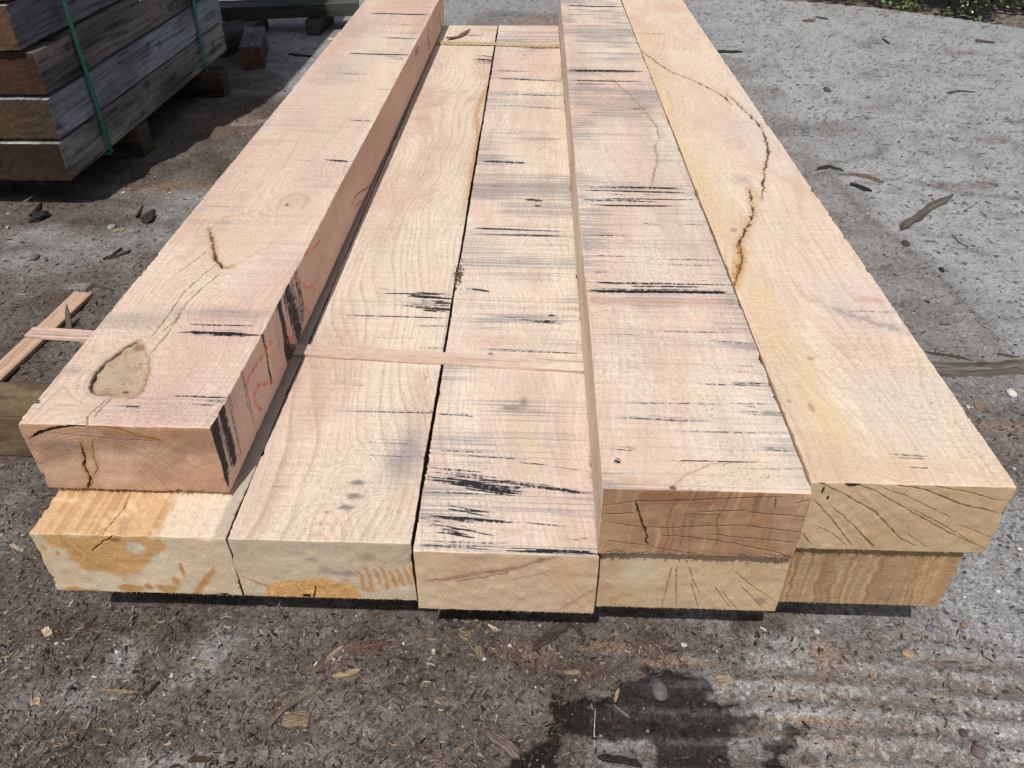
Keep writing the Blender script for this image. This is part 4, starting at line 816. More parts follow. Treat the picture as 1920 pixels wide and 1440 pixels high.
def fibres(name, n, seed, label):
    x, y, r = scatter(n, seed); k = ~hidden(x, y); x, y = x[k], y[k]
    f = Face('top', np.stack([x, y, 0 * x], 1), 0, KT, 900); D = dirt_mask(f); k = r.random(len(x)) < np.clip(D, .12, 1); x, y = x[k], y[k]; n = len(x)
    L = r.uniform(.005, .022, n) * (1 + .3 * (y > 1.7)); wd = r.uniform(.0005, .0012, n); yaw = r.random(n) * 6.283; bend = r.normal(0, .18, n)
    t = np.array([-.5, 0, .5]); V = []
    for tt in t:
        for sgn in (-1, 1):
            lx = L * tt; ly = bend * L * (tt * tt * 4) + sgn * wd * (1 if tt == 0 else .4); X = x + lx * np.cos(yaw) - ly * np.sin(yaw); Y = y + lx * np.sin(yaw) + ly * np.cos(yaw)
            V.append(np.stack([X, Y, gzv(x, y) + .0022 + .001 * sgn + .003 * abs(tt)], 1))
    V = np.stack(V, 1).reshape(-1, 3); q = np.array([[0, 2, 3, 1], [2, 4, 5, 3]]); Fc = (q[None] + (np.arange(n) * 6)[:, None, None]).reshape(-1, 4)
    C = np.array([lin(c) for c in ((150, 128, 104), (120, 98, 80), (180, 160, 132), (84, 68, 58))])[r.choice(4, n, p=[.3, .35, .08, .27])] / KT * r.uniform(.8, 1.2, (n, 1)); f = Face('top', np.stack([x, y, 0 * x], 1), 0, KT, 900); C = np.repeat(C * (1 - .6 * wet_mask(f))[:, None], 6, 0)
    return tag(mkmesh(name, V, [Fc], C, M_CHIP, origin=np.zeros(3)), label, 'wood fibres', kind='stuff')
fibres('wood_fibre_litter', 14000, 6, 'thin torn wood fibres mixed into the bark crumbs on the ground')
def gravel(name, n, seed, label):
    x, y, r = scatter(n, seed); k = ~hidden(x, y) & ~((y > 5.4) & (x > 1.6)); x, y = x[k], y[k]; n = len(x)
    S = .0010 * (4.5 ** (r.random(n) ** 2.0)) * (1 + .35 * y); ic = []
    for a in range(6): ic.append((math.cos(a * 1.047), math.sin(a * 1.047), 0))
    for a in range(4): ic.append((.6 * math.cos(a * 1.57 + .4), .6 * math.sin(a * 1.57 + .4), .62))
    ic.append((0, 0, .78)); base = np.array(ic)
    q3 = []
    for a in range(4): q3.append((6 + a, 6 + (a + 1) % 4, 10))
    ring = [(0, 1, 6), (1, 7, 6), (1, 2, 7), (2, 3, 8), (2, 8, 7), (3, 4, 8), (4, 9, 8), (4, 5, 9), (5, 0, 6), (5, 6, 9)]
    q3 += ring
    an = r.uniform(.6, 1, n); yaw = r.random(n) * 6.28; P = base[None] * (1 + r.normal(0, .10, (n, 11, 1))) * S[:, None, None]; P[:, :, 1] *= an[:, None]; P[:, :, 2] *= .8
    c, s = np.cos(yaw)[:, None], np.sin(yaw)[:, None]; X = P[:, :, 0] * c - P[:, :, 1] * s + x[:, None]; Y = P[:, :, 0] * s + P[:, :, 1] * c + y[:, None]; Z = P[:, :, 2] + gzv(x, y)[:, None] - S[:, None] * .1
    V = np.stack([X, Y, Z], -1).reshape(-1, 3); Fc = (np.array(q3)[None] + (np.arange(n) * 11)[:, None, None]).reshape(-1, 3)
    cc = np.array([lin(c) for c in ((210, 208, 202), (150, 146, 142), (110, 100, 96), (180, 140, 110), (70, 64, 62), (140, 118, 112))])[r.choice(6, n, p=[.04, .14, .27, .02, .48, .05])] / KT
    f = Face('top', np.stack([x, y, 0 * x], 1), 0, KT, 900); C = np.repeat(cc * r.uniform(.8, 1.1, (n, 1)) * (1 - .6 * wet_mask(f))[:, None], 11, 0)
    return tag(mkmesh(name, V, [Fc], C, M_STONE, origin=np.zeros(3)), label, 'gravel', kind='stuff')
gravel('grit_and_gravel', 15000, 8, 'small pale and dark grit scattered across dirt and concrete')

# ------------------------------------------------------------------ debris one can tell apart
def strip(name, pts, wpx, th, rgb, label, cat, curl=0, lift=0, seed=None, zf=None, ragged=.25, mat=None):
    """flat splinter, bark piece or stick lying along photo points on the ground (or on plane zf)"""
    z0 = 0 if zf is None else zf; sd = seed or int(abs(pts[0][0] * 7 + pts[0][1])); r = np.random.default_rng(sd)
    blunt = 'offcut' in name or 'board' in name or name == 'wood_chip'; ragged = .08 if blunt else ragged; wpx = wpx * (1 if blunt else .7)
    q = [atz(p[0], p[1], z0) for p in pts]; mid = pts[len(pts) // 2]
    wd = np.linalg.norm(atz(mid[0], mid[1] + wpx / 2, z0) - atz(mid[0], mid[1] - wpx / 2, z0)); wx = np.linalg.norm(atz(mid[0] + wpx / 2, mid[1], z0) - atz(mid[0] - wpx / 2, mid[1], z0))
    e = q[-1] - q[0]; e /= np.linalg.norm(e); wd = wd * abs(e[0]) + wx * abs(e[1])
    seg = [np.linalg.norm(q[i + 1] - q[i]) for i in range(len(q) - 1)]; tot = sum(seg); cum = np.concatenate([[0], np.cumsum(seg)]) / tot
    n = 26; t = np.linspace(0, 1, n); C = np.stack([np.interp(t, cum, [p[i] for p in q]) for i in range(2)], 1)
    tg = np.gradient(C, axis=0); tg /= np.linalg.norm(tg, axis=1, keepdims=True); nr = np.stack([-tg[:, 1], tg[:, 0]], 1)
    C += nr * (vn(t * 6, t * 0, sd)[:, None] - .5) * wd * ragged * 1.2
    fib = 'branch' in name or 'board' in name or wpx > 14; m = 23 if fib else 7; V = []; cols = []; base = lin(rgb) / KT
    wl = 1 - ragged * 1.2 * (vn(t * 9, t * 0, sd + 1)); wr = 1 - ragged * 1.2 * (vn(t * 9, t * 0 + 5, sd + 2)); tap = np.clip(np.minimum(t, 1 - t) * 40 + .8, 0, 1) if blunt else np.clip(t * (4 + sd % 7) + .12, 0, 1) * np.clip((1 - t) * (3 + sd % 5) + .1, 0, 1)
    gh = max(gz(p[0], p[1]) for p in q) if zf is None else zf
    for side in (1, 0):
        for j in range(m):
            u = j / (m - 1) * 2 - 1; off_ = np.where(u < 0, u * wl, u * wr) * tap * wd / 2
            hh = (th * .55 * (1 - .3 * u * u) if side else 0) + (fbm(t * 12, t * 0 + u * 3, sd + 4, 3) - .5) * th * .5 * side + (th * .45 * (vn(u * 9, t * 2.5, sd + 8) - .5) * side if fib else 0) + curl * (t - .5) ** 2 * 4 + lift * t - (.002 if not side and zf is None else 0)
            V.append(np.stack([C[:, 0] + nr[:, 0] * off_, C[:, 1] + nr[:, 1] * off_, gh + hh], 1))
            g = (.35 + 1.2 * vn(u * 12 + t * .8, t * 3, sd + 6)) if fib else (.5 + .95 * vn(u * 11 + t * .8, t * 4, sd + 6)); cols.append(base[None] * (g * (1 + .2 * (vn(t * 60, t * 0 + u * 9, sd + 7) - .5)))[:, None])
    V = np.concatenate(V); cols = np.concatenate(cols); i = np.arange(2 * m * n).reshape(2, m, n); Fs = []
    tq = np.stack([i[0, :-1, :-1], i[0, 1:, :-1], i[0, 1:, 1:], i[0, :-1, 1:]], -1).reshape(-1, 4)[:, ::-1]; bq = np.stack([i[1, :-1, :-1], i[1, 1:, :-1], i[1, 1:, 1:], i[1, :-1, 1:]], -1).reshape(-1, 4)
    Fs = [tq, bq]
    for j in (0, m - 1):
        w_ = np.stack([i[0, j, :-1], i[0, j, 1:], i[1, j, 1:], i[1, j, :-1]], -1); Fs.append(w_ if j == 0 else w_[:, ::-1])
    for k_ in (0, n - 1):
        w_ = np.stack([i[0, :-1, k_], i[0, 1:, k_], i[1, 1:, k_], i[1, :-1, k_]], -1); Fs.append(w_)
    return tag(mkmesh(name, V, Fs, cols, mat or M_CHIP, smooth=False), label, cat)
def stone(name, c, r, rgb, label, hf=.6, seed=None, cat='stone'):
    sd = seed or int(c[0] * 3 + c[1]); o = atz(c[0], c[1], 0); rx = np.linalg.norm(atz(c[0] + r[0], c[1], 0) - o); ry = np.linalg.norm(atz(c[0], c[1] + r[1], 0) - o)
    th, ph = np.meshgrid(np.linspace(0, 2 * math.pi, 29)[:-1], np.linspace(0, math.pi, 15), indexing='ij'); th, ph = th.ravel(), ph.ravel()
    lump = name == 'lump'; n = 1 + (1.3 if lump else .35) * (fbm(np.cos(th) * np.sin(ph) * 1.6 + 9, np.sin(th) * np.sin(ph) * 1.6 + np.cos(ph), sd, 5 if lump else 3) - .5)
    X = np.cos(th) * np.sin(ph) * n * rx + o[0]; Y = np.sin(th) * np.sin(ph) * n * ry + o[1]; Z = np.cos(ph) * n * min(rx, ry) * hf + gz(o[0], o[1]) + min(rx, ry) * hf * .35
    C = lin(rgb)[None] / KT * (.75 + .5 * fbm(X * 160, Y * 160 + Z * 90, sd, 3))[:, None]; i = np.arange(28 * 15).reshape(28, 15); j = np.roll(i, -1, 0)
    Fc = np.stack([i[:, :-1], i[:, 1:], j[:, 1:], j[:, :-1]], -1).reshape(-1, 4); return tag(mkmesh(name, np.stack([X, Y, Z], 1), [Fc], C, M_STONE, smooth=not lump), label, cat)

for a in (
 ('bark_strip', [(490, 1368), (540, 1325), (603, 1284)], 13, .006, (118, 104, 90), 'long grey bark strip slanting beside the square wood offcut at lower left', 'bark strip'),
 ('wood_offcut', [(532, 1349), (580, 1350)], 28, .006, (140, 118, 92), 'square tan wood offcut with a small dark knot, lower left foreground', 'wood chip'),
 ('splinter', [(612, 1242), (628, 1222), (645, 1210)], 9, .004, (158, 136, 108), 'tan frayed splinter next to the red-brown bark below the stack', 'splinter'),
 ('bark_strip', [(655, 1217), (690, 1211), (730, 1205)], 9, .005, (118, 78, 66), 'red-brown curled bark strip on dirt below the wavy-grained beam', 'bark strip'),
 ('wood_flake', [(622, 1270), (650, 1264), (676, 1256)], 11, .004, (170, 142, 104), 'pointed yellowish wood flake under the red-brown bark strip', 'wood chip'),
 ('bark_strip', [(268, 1306), (285, 1296), (299, 1278)], 8, .006, (58, 50, 44), 'dark curled bark sliver at the tip of a tan flake, lower left', 'bark strip'),
 ('wood_flake', [(187, 1292), (225, 1297), (260, 1298)], 9, .004, (150, 124, 98), 'tan pointed flake ending in the dark curled sliver, lower left', 'wood chip'),
 ('wood_chip', [(57, 1316), (75, 1312)], 11, .004, (196, 164, 124), 'pale blunt wood chip nearest the left edge of the picture', 'wood chip'),
 ('wood_chip', [(86, 1181), (94, 1194)], 9, .004, (206, 182, 140), 'small cream upright wood chip below the orange-patched beam end', 'wood chip'),
 ('wood_curl', [(565, 1394), (585, 1400), (598, 1420)], 2.5, .003, (160, 148, 136), 'thin pale curled shaving near the bottom edge', 'shaving'),
 ('bark_piece', [(352, 1430), (375, 1424), (396, 1426)], 13, .008, (88, 64, 54), 'dark reddish bark lump at the bottom edge, left half', 'bark'),
 ('bark_strip', [(996, 1222), (1030, 1195), (1068, 1166)], 20, .007, (82, 68, 58), 'broad dark ribbed bark strip in front of the middle beam', 'bark strip'),
 ('wood_chip', [(895, 1216), (904, 1240)], 11, .004, (140, 120, 96), 'narrow tan chip standing crosswise in front of the middle beam', 'wood chip'),
 ('wood_chip', [(863, 1189), (883, 1191)], 8, .004, (140, 116, 90), 'short level tan chip just below the middle beam', 'wood chip'),
 ('splinter', [(914, 1172), (937, 1183)], 5, .003, (216, 196, 150), 'bright cream splinter close under the middle beam end', 'splinter'),
 ('wood_chip', [(1058, 1262), (1089, 1260)], 8, .004, (150, 124, 98), 'flat tan chip just above the dark damp patch', 'wood chip'),
 ('bark_piece', [(906, 1372), (940, 1392), (976, 1424)], 22, .008, (124, 106, 100), 'long mauve-grey bark slab left of the dark damp patch', 'bark'),
 ('straw', [(1116, 1329), (1114, 1370), (1115, 1409)], 2.6, .003, (232, 214, 190), 'single white straw lying upright across the dark damp patch', 'straw'),
 ('twig', [(1151, 1327), (1182, 1348)], 4, .004, (120, 110, 96), 'short grey twig inside the dark damp patch', 'twig'),
 ('bark_piece', [(1120, 1418), (1160, 1424), (1205, 1438)], 18, .009, (52, 44, 40), 'large blackened bark piece at the bottom of the damp patch', 'bark'),
 ('splinter', [(1152, 1318), (1156, 1304), (1160, 1292)], 8, .004, (176, 146, 112), 'forked tan splinter on the upper rim of the damp patch', 'splinter'),
 ('wood_offcut', [(1345, 1280), (1371, 1272)], 20, .005, (164, 144, 120), 'pale square wood offcut right of the damp patch', 'wood chip'),
 ('splinter', [(1635, 1276), (1634, 1253)], 5, .003, (176, 144, 112), 'thin tan splinter upright on the ribbed concrete', 'splinter'),
 ('twig', [(1478, 1314), (1507, 1311)], 9, .007, (84, 76, 72), 'stubby dark twig on the ribbed concrete', 'twig'),
 ('straw', [(1807, 1316), (1830, 1332), (1853, 1341)], 2.4, .003, (150, 136, 104), 'thin yellowish straw on ribbed concrete, far right', 'straw'),
 ('twig', [(1505, 1350), (1520, 1366)], 4, .004, (60, 46, 40), 'thin dark twig on the rusty stained ribs', 'twig'),
 ('split_branch', [(1690, 432), (1730, 396), (1787, 366)], 12, .014, (106, 100, 88), 'frayed grey-brown split branch lying on the slab right of the beams', 'branch'),
 ('weathered_board', [(1730, 699), (1800, 699), (1900, 694), (2040, 688)], 17, .04, (120, 112, 106), 'long cracked grey board on the ground running out at the right edge', 'board'),
 ('bark_strip', [(1595, 342), (1615, 350), (1636, 357)], 9, .010, (44, 40, 38), 'knobbly black bark strip near the upper right beam edge', 'bark strip'),
 ('wood_flake', [(1597, 325), (1625, 328), (1657, 341)], 8, .005, (122, 100, 82), 'brown split flake beside the knobbly black bark', 'wood chip'),
 ('twig', [(1530, 317), (1555, 311), (1582, 320)], 6, .006, (58, 54, 52), 'tangled dark twig just off the right-hand beam', 'twig'),
 ('iron_bar', [(1325, 97), (1392, 100)], 6, .012, (46, 44, 44), 'short black bar poking out from the right-hand beam far back', 'bar'),
 ('bark_piece', [(1505, 41), (1530, 40)], 6, .012, (112, 92, 78), 'brown bark piece far back on the slab', 'bark'),
 ('bark_piece', [(1530, 33), (1552, 38)], 5, .010, (84, 76, 70), 'dark bark piece overlapping behind the brown one far back', 'bark'),
 ('bark_strip', [(1828, 76), (1846, 79), (1866, 81)], 5, .012, (84, 76, 72), 'dark two-piece bark strip on the slab near the upper right corner', 'bark strip'),
 ('bark_strip', [(1654, 74), (1668, 84)], 5, .012, (40, 40, 40), 'small black bark strip in the middle of the slab far back', 'bark strip'),
 ('twig', [(1775, 174), (1800, 170), (1828, 173)], 4, .008, (84, 80, 76), 'slightly bowed dark twig on the slab', 'twig'),
 ('splinter', [(1734, 662), (1780, 669), (1823, 679)], 5, .005, (78, 74, 68), 'long thin grey splinter just above the cracked board', 'splinter'),
 ('splinter', [(1869, 664), (1895, 670), (1925, 676)], 7, .006, (92, 86, 78), 'wide grey splinter at the right edge above the cracked board', 'splinter'),
 ('twig', [(1786, 440), (1798, 454), (1815, 464)], 4, .005, (96, 92, 86), 'crooked grey twig on the slab right of the split branch', 'twig'),  # strip laid in place of a sunk groove in the slab
 ('stick', [(58, 410), (70, 398), (80, 386)], 8, .012, (56, 48, 44), 'dark stick leaning on a black lump in front of the timber pile', 'stick'),
 ('stick', [(257, 415), (264, 405), (270, 393)], 5, .010, (60, 48, 42), 'small dark stick beside the lump left of the knotty beam', 'stick'),
 ('wood_flake', [(213, 440), (226, 436), (238, 435)], 7, .005, (150, 140, 104), 'yellow-green tinged wood flake on grey dust at the left', 'wood chip'),
 ('stick', [(195, 492), (218, 482), (231, 470)], 5, .008, (52, 46, 42), 'upper of two crossing dark bark sticks left of the knotty beam', 'stick'),
 ('stick', [(200, 491), (225, 486), (247, 475)], 6, .008, (64, 54, 48), 'lower of two crossing dark bark sticks left of the knotty beam', 'stick'),
 ('stick', [(541, 101), (562, 103), (585, 106)], 4, .012, (50, 44, 40), 'thin dark stick in the shade between pile and knotty beam', 'stick'),
 ('bark_strip', [(163, 552), (178, 540), (195, 546), (215, 552)], 7, .006, (88, 72, 62), 'bent brown bark strip above the end of the loose lath', 'bark strip'),
 ('splinter', [(15, 1020), (32, 1040), (45, 1032)], 4, .004, (128, 118, 108), 'grey splinter left of the orange-patched beam end', 'splinter'),
 ('wood_chip', [(20, 1020), (44, 1032)], 5, .006, (172, 156, 138), 'pale rounded peg on dark mulch at the left', 'wood chip'),
): strip(*a)
for a in (
 ('pebble', (1237, 1297), (15, 19), (104, 102, 102), 'grey triangular pebble in the dark damp patch'), ('pebble', (1704, 1224), (12, 8), (170, 142, 108), 'orange-tan pebble on the concrete right of the stack'),
 ('pebble', (1836, 1411), (14, 12), (118, 98, 100), 'mauve pebble near the lower right corner'), ('pebble', (1807, 1372), (8, 8), (84, 70, 70), 'dark purplish pebble above the mauve one, lower right'),
 ('pebble', (1532, 1181), (6, 5), (190, 186, 178), 'white round pebble just below the rightmost bottom beam'), ('pebble', (1282, 1209), (7, 4), (196, 192, 186), 'flat white pebble below the ringed tan beam end'),
 ('pebble', (1809, 1170), (7, 5), (150, 112, 92), 'small orange-red pebble on grey concrete, right side'), ('pebble', (1744, 1175), (8, 6), (108, 112, 122), 'blue-grey pebble set in the concrete, right side'),
 ('pebble', (1698, 456), (7, 5), (74, 70, 68), 'dark round pebble at the lower end of the split branch'), ('pebble', (1766, 505), (5, 4), (44, 42, 42), 'black pebble alone on the smooth slab'),
 ('pebble', (1550, 172), (6, 4), (88, 86, 84), 'grey pebble far back on the slab beside the right-hand beam'), ('lump', (75, 408), (14, 10), (46, 42, 40), 'black earth lump in front of the timber pile'),
 ('lump', (281, 412), (12, 11), (58, 54, 50), 'crumbly dark lump left of the knotty beam'), ('pebble', (211, 431), (7, 4), (150, 148, 142), 'flat pale stone beside the yellow-green flake'),
 ('pebble', (67, 489), (8, 5), (104, 102, 100), 'grey stone half sunk in pale dust at the left'), ('pebble', (1895, 741), (9, 7), (214, 214, 210), 'bright white stone near the right edge below the cracked board'),
 ('pebble', (1832, 765), (7, 5), (150, 112, 84), 'rust-orange stone on brown dirt at the right'), ('pebble', (1814, 766), (4, 3), (210, 208, 204), 'small white stone touching the beam side of the rust-orange one'),
): stone(*a)

# ------------------------------------------------------------------ stickers, laths, bearers of the front stack
pinkw = col_wood((240, 214, 196), (222, 184, 160), KT, .35, 420, ((226, 180, 152), (190, 136, 104)))
def lathyaw(a, b): return math.atan2(-(b[0] - a[0]), b[1] - a[1])
def lay(name, a, b, wd, z0, h, colf, label, cat, seed=1, r=.0015, step=(.003, .012), wob=.0015, group=None, mat=M_WOOD, tilt=0):
    a = np.array(a); b = np.array(b); return tag(gbox(name, (a[0], a[1], z0), lathyaw(a, b), (wd, float(np.hypot(*(b - a)[:2])), h), step, colf, mat, r, tilt, wob, seed), label, cat, group)
lay('spacer_lath', (-1.135, 1.492), (.100, 1.404), .036, TOPL + .0012, .0092, pinkw, 'pale pink spacer lath lying across the two low middle beams', 'lath', 3)
tw = col_wood((232, 212, 170), (206, 176, 128), KT, .5, 300)
def twist(kind, P, L):
    Q = P.copy(); t = P[:, 1]; Q[:, 2] += .0016 * np.sin(t * 220 + P[:, 0] * 260); Q[:, 0] += .003 * np.sin(t * 14); return Q
a, b = (-1.02, 4.052), (.072, 3.965)
tag(gbox('spacer_lath', (a[0], a[1], TOPL + .002), lathyaw(a, b), (.032, 1.095, .009), (.003, .006), tw, M_WOOD, .002, 0, .002, 9, dispf=twist), 'rough twisted straw-coloured spacer lath at the far end of the stack', 'lath')
lay('spacer_lath', (-1.0, 4.17), (-.62, 4.15), .03, TOPL + .001, .0095, tw, 'short pale lath end behind the twisted one, left of the knotty beam', 'lath', 12)
o1, o2 = (-1.70, 1.27), (-1.372, 2.112)
pa, pb = atz(-160, 860, 0), atz(160, 557, 0)
lay('loose_lath', (pa[0], pa[1]), (pb[0], pb[1]), .058, .006, .012, col_wood((232, 198, 168), (212, 172, 140), KT, .35, 300), 'loose orange-pink lath lying slantwise on the mulch at the left', 'lath', 5)
# pointed splinter standing against the loose lath
q = atz(132, 618, 0)
tag(gbox('wood_splinter', (q[0], q[1] - .0, .004), math.radians(12), (.015, .070, .005), (.004, .008), col_wood((132, 116, 100), (104, 88, 74), KT, .4, 300), M_WEATH, .0015, math.radians(56), .002, 6,
     dispf=lambda k, P, L: np.stack([(.0075) + (P[:, 0] - .0075) * np.clip((.070 - P[:, 1]) / .03, .05, 1), P[:, 1], P[:, 2]], 1)), 'brown pointed splinter standing up against the loose lath', 'splinter')
lay('bearer', (-2.3, 1.445), (.55, 1.445), .13, .0, BOTL - .001, col_wood((126, 106, 78), (84, 68, 48), KT, .6, 120), 'mossy brown bearer timber sticking out under the stack at the left', 'bearer', 8, .006, (.01, .012), .004, mat=M_WEATH)
lay('bearer', (-.80, 3.6), (.60, 3.6), .12, .0, BOTL - .001, col_wood((130, 110, 80), (100, 80, 54), KT, .4, 160), 'rear bearer timber hidden under the far half of the front stack', 'bearer', 9, .006, (.02, .03), .003, mat=M_WEATH)
strip('bark_curl', [(837, 76), (858, 71), (881, 59)], 6, .010, (120, 90, 78), 'brown curled bark sliver on the far end of the wavy-grained beam', 'bark strip', curl=.01, zf=TOPL + .001)
# dirt clump in the joint between the two low beams
cv = atz(860, 515, TOPL); rg = np.random.default_rng(3); Vc, Fq, Cc = [], [], []
for i in range(90):
    p = np.array([cv[0] + rg.normal(0, .006), cv[1] + rg.normal(0, .03), TOPL + abs(rg.normal(0, .003))]); s_ = rg.uniform(.0015, .005); b0 = len(Vc)
    Vc += [p + s_ * np.array(d) * rg.uniform(.6, 1.2) for d in ((1, 0, 0), (-.5, .8, 0), (-.5, -.8, 0), (0, 0, .9), (0, 0, -.6))]; Fq += [(b0, b0 + 1, b0 + 3), (b0 + 1, b0 + 2, b0 + 3), (b0 + 2, b0, b0 + 3), (b0 + 1, b0, b0 + 4), (b0 + 2, b0 + 1, b0 + 4), (b0, b0 + 2, b0 + 4)]
    Cc += [lin((110, 92, 78)) * rg.uniform(.4, 1.3)] * 5
tag(mkmesh('dirt_crumbs', Vc, [np.array(Fq)], np.array(Cc), M_CHIP, smooth=False), 'small clump of dirt crumbs in the joint between two low beams', 'dirt', kind='stuff')

# ------------------------------------------------------------------ pile of weathered timbers
def col_weather(pale, dark, s0, ec, brown=0):
    base = col_wood(pale, dark, KS, .55, 150, ec, eg=.8)
    def f(kind, L, s, dims):
        c = base(kind, L, s0, dims)
        if kind in ('right', 'left'):
            a, b = L[:, 2], L[:, 1]
            for k in range(3):   # knots
                ky, kz, kr = ((s0 * 37 + k * 53) % 100) / 100 * dims[1], ((s0 * 17 + k * 29) % 80 + 10) / 100 * dims[2], .012 + .006 * k
                d = np.hypot((b - ky) * .6, a - kz) + (vn(a * 60, b * 60, s0) - .5) * .01; c = c * (1 - .45 * sstep(kr, kr * .6, d))[:, None]
            c = c * (1 - .35 * sstep(.5, .75, fbm(b * 3, a * 10, s0 + 9, 4)))[:, None]
        return np.clip(c, 0, .9)
    return f
greys = [((118, 118, 112), (86, 86, 80)), ((122, 124, 130), (98, 99, 104)), ((98, 90, 84), (72, 68, 64)), ((100, 102, 106), (78, 80, 84)), ((90, 92, 96), (70, 72, 78))]
ends = [((66, 50, 34), (38, 28, 18)), ((92, 76, 52), (58, 44, 28)), ((84, 58, 40), (50, 34, 24)), ((112, 82, 62), (70, 46, 34)), ((90, 70, 50), (56, 40, 28))]
labs = ['bottom weathered timber of the strapped pile, brown cracked end', 'second timber up in the strapped pile, smooth blue-grey side with a long knot figure', 'third timber up in the strapped pile, darker brown side and orange-brown end', 'fourth timber up in the strapped pile, reddish splintered end at the picture corner']
xo = [-1.668, -1.664, -1.662, -1.690, -1.68]
PG = 'weathered timbers in the strapped pile'
def grooves(kind, P, L):
    if kind in ('right', 'left'):
        P = P.copy(); P[:, 0] += (-1 if kind == 'right' else 1) * .0022 * sstep(.55, .9, vn(L[:, 2] * 140, L[:, 1] * 4, 77)) * sstep(.004, .012, np.minimum(L[:, 2], .138 - L[:, 2]))
    return P
PY0, PYL = 2.71, 1.75
for c in range(15):
    z0 = .12 + c * .1475 + (.09 if c >= 8 else 0)
    for j in range(3):
        fine = (j == 0 and c < 5); g = greys[c % 5]; x = xo[c % 5] - .13 - j * .275
        o = gbox('weathered_timber', (x, PY0 + (.01 * ((c * 7) % 3 - 1) if c != 3 else -.01), z0), 0, (.26, PYL, .136), (.004, .006) if fine else (.04, .1), col_weather(g[0], g[1], c * 3 + j + 1, ends[c % 5]), M_WEATH, .004, 0, .003, c * 5 + j, dispf=grooves if fine else None)
        if j == 0 and c < 4: tag(o, labs[c], 'timber', PG)
        else: tag(o, 'weathered timber in the part of the strapped pile beyond the picture edge', 'timber', PG)
dk = col_wood((92, 80, 64), (60, 50, 40), KT, .3, 150)
def cross(name, x0, x1, y, wd, z, h, lab, cat, grp=None, sd=1, cf=None): lay(name, (x0, y), (x1, y), wd, z, h, cf or dk, lab, cat, sd, .002, (.008, .02), .002, grp, M_WEATH)
for i, (y, lab) in enumerate(((3.30, 'near bearer block under the strapped pile'), (4.10, 'far bearer block jutting out from under the strapped pile'), )):
    cross('bearer', -2.5, (-1.655, -1.575)[i], y, .10, 0, .118, lab, 'bearer', None, 20 + i, col_wood((104, 88, 66), (66, 54, 40), KT, .5, 120))
cross('bearer', -2.5, -1.66, 2.95, .10, .12 + 8 * .1475, .088, 'bearer between the two bundles of the tall pile, above the picture', 'bearer', None, 24)
cross('bearer', -2.5, -1.66, 4.10, .10, .12 + 8 * .1475, .088, 'rear bearer between the two bundles of the tall pile, above the picture', 'bearer', None, 25)
y1 = atx(172, 228, -1.66)[1]; y2 = atx(104, 68, -1.67)[1]
cross('spacer_block', -2.45, -1.658, float(y1), .035, .12 + .1362, .0112, 'thin dark spacer above the bottom timber beside the near strap', 'spacer', None, 30)
cross('spacer_block', -2.45, -1.660, float(y2), .045, .12 + 3 * .1475 - .0112, .0110, 'thin dark spacer below the reddish-ended timber of the pile', 'spacer', None, 31)
for c in range(1, 15):
    for y in (2.95, 4.15):
        if c != 8: cross('spacer_block', -2.45, -1.70, y, .03, .12 + c * .1475 + (.09 if c > 8 else 0) - .0112, .0110, 'thin spacer set back between two courses of the strapped pile', 'spacer', 'hidden spacers in the strapped pile', 40 + c)
def strap(pxs, lab):
    ys_ = [float(atx(p[0], p[1], -1.655)[1]) for p in pxs]; zs_ = [float(atx(p[0], p[1], -1.655)[2]) for p in pxs]
    k = np.polyfit(zs_, ys_, 1); yb = k[1] + k[0] * .12; zt = .12 + 8 * .1475; yt = k[1] + k[0] * zt
    path = [(-1.6535, yb, .113), (-1.6535, (yb + yt) / 2, (.113 + zt) / 2), (-1.6535, yt, zt), (-1.70, yt, zt + .003), (-2.44, yt, zt + .003), (-2.484, yt, zt), (-2.484, yb, .113), (-2.44, yb, .1085), (-1.70, yb, .1085)]
    P = []; m = len(path)
    for i in range(m):
        a_, b_ = np.array(path[i]), np.array(path[(i + 1) % m])
        for t in np.linspace(0, 1, 14)[:-1]: P.append(a_ + (b_ - a_) * t)
    P = np.array(P); n = len(P); tg = np.roll(P, -1, 0) - np.roll(P, 1, 0); tg /= np.linalg.norm(tg, axis=1, keepdims=True); out = np.cross(tg, [0, 1, 0]); out /= np.linalg.norm(out, axis=1, keepdims=True); sg = np.sign((out * (P - P.mean(0))).sum(1)); out *= sg[:, None]
    wv = .0135; V = []
    for s_, h_ in ((-1, 0), (1, 0), (1, .0016), (-1, .0016)): V.append(P + np.array([0, 1, 0]) * s_ * wv + out * (h_ + .001 * vn(np.arange(n) / 3.0, np.arange(n) * 0.0, 4)[:, None]))
    V = np.stack(V, 1).reshape(-1, 3); Fq = []
    for i in range(n):
        j = (i + 1) % n
        for a_ in range(4): Fq.append((i * 4 + a_, i * 4 + (a_ + 1) % 4, j * 4 + (a_ + 1) % 4, j * 4 + a_))
    tag(mkmesh('plastic_strap', V, [np.array(Fq)], None, M_STRAP), lab, 'strap', 'green straps round the pile')
strap([(118, 5), (160, 130), (203, 270)], 'near green plastic strap round the weathered pile'); strap([(362, 3), (372, 60), (383, 116)], 'far green plastic strap round the weathered pile')
py = atx(262, 2, -1.653); tag(gbox('paper_tag', (-1.655, float(py[1]), float(py[2]) - .002), 0, (.001, .045, .05), (.01, .01), lambda k, L, s, d: np.ones((len(L), 3)) * .7, M_PAPER, .0003, 0, .0006, 3), 'white paper tag stapled on the pile side at the top edge', 'tag')
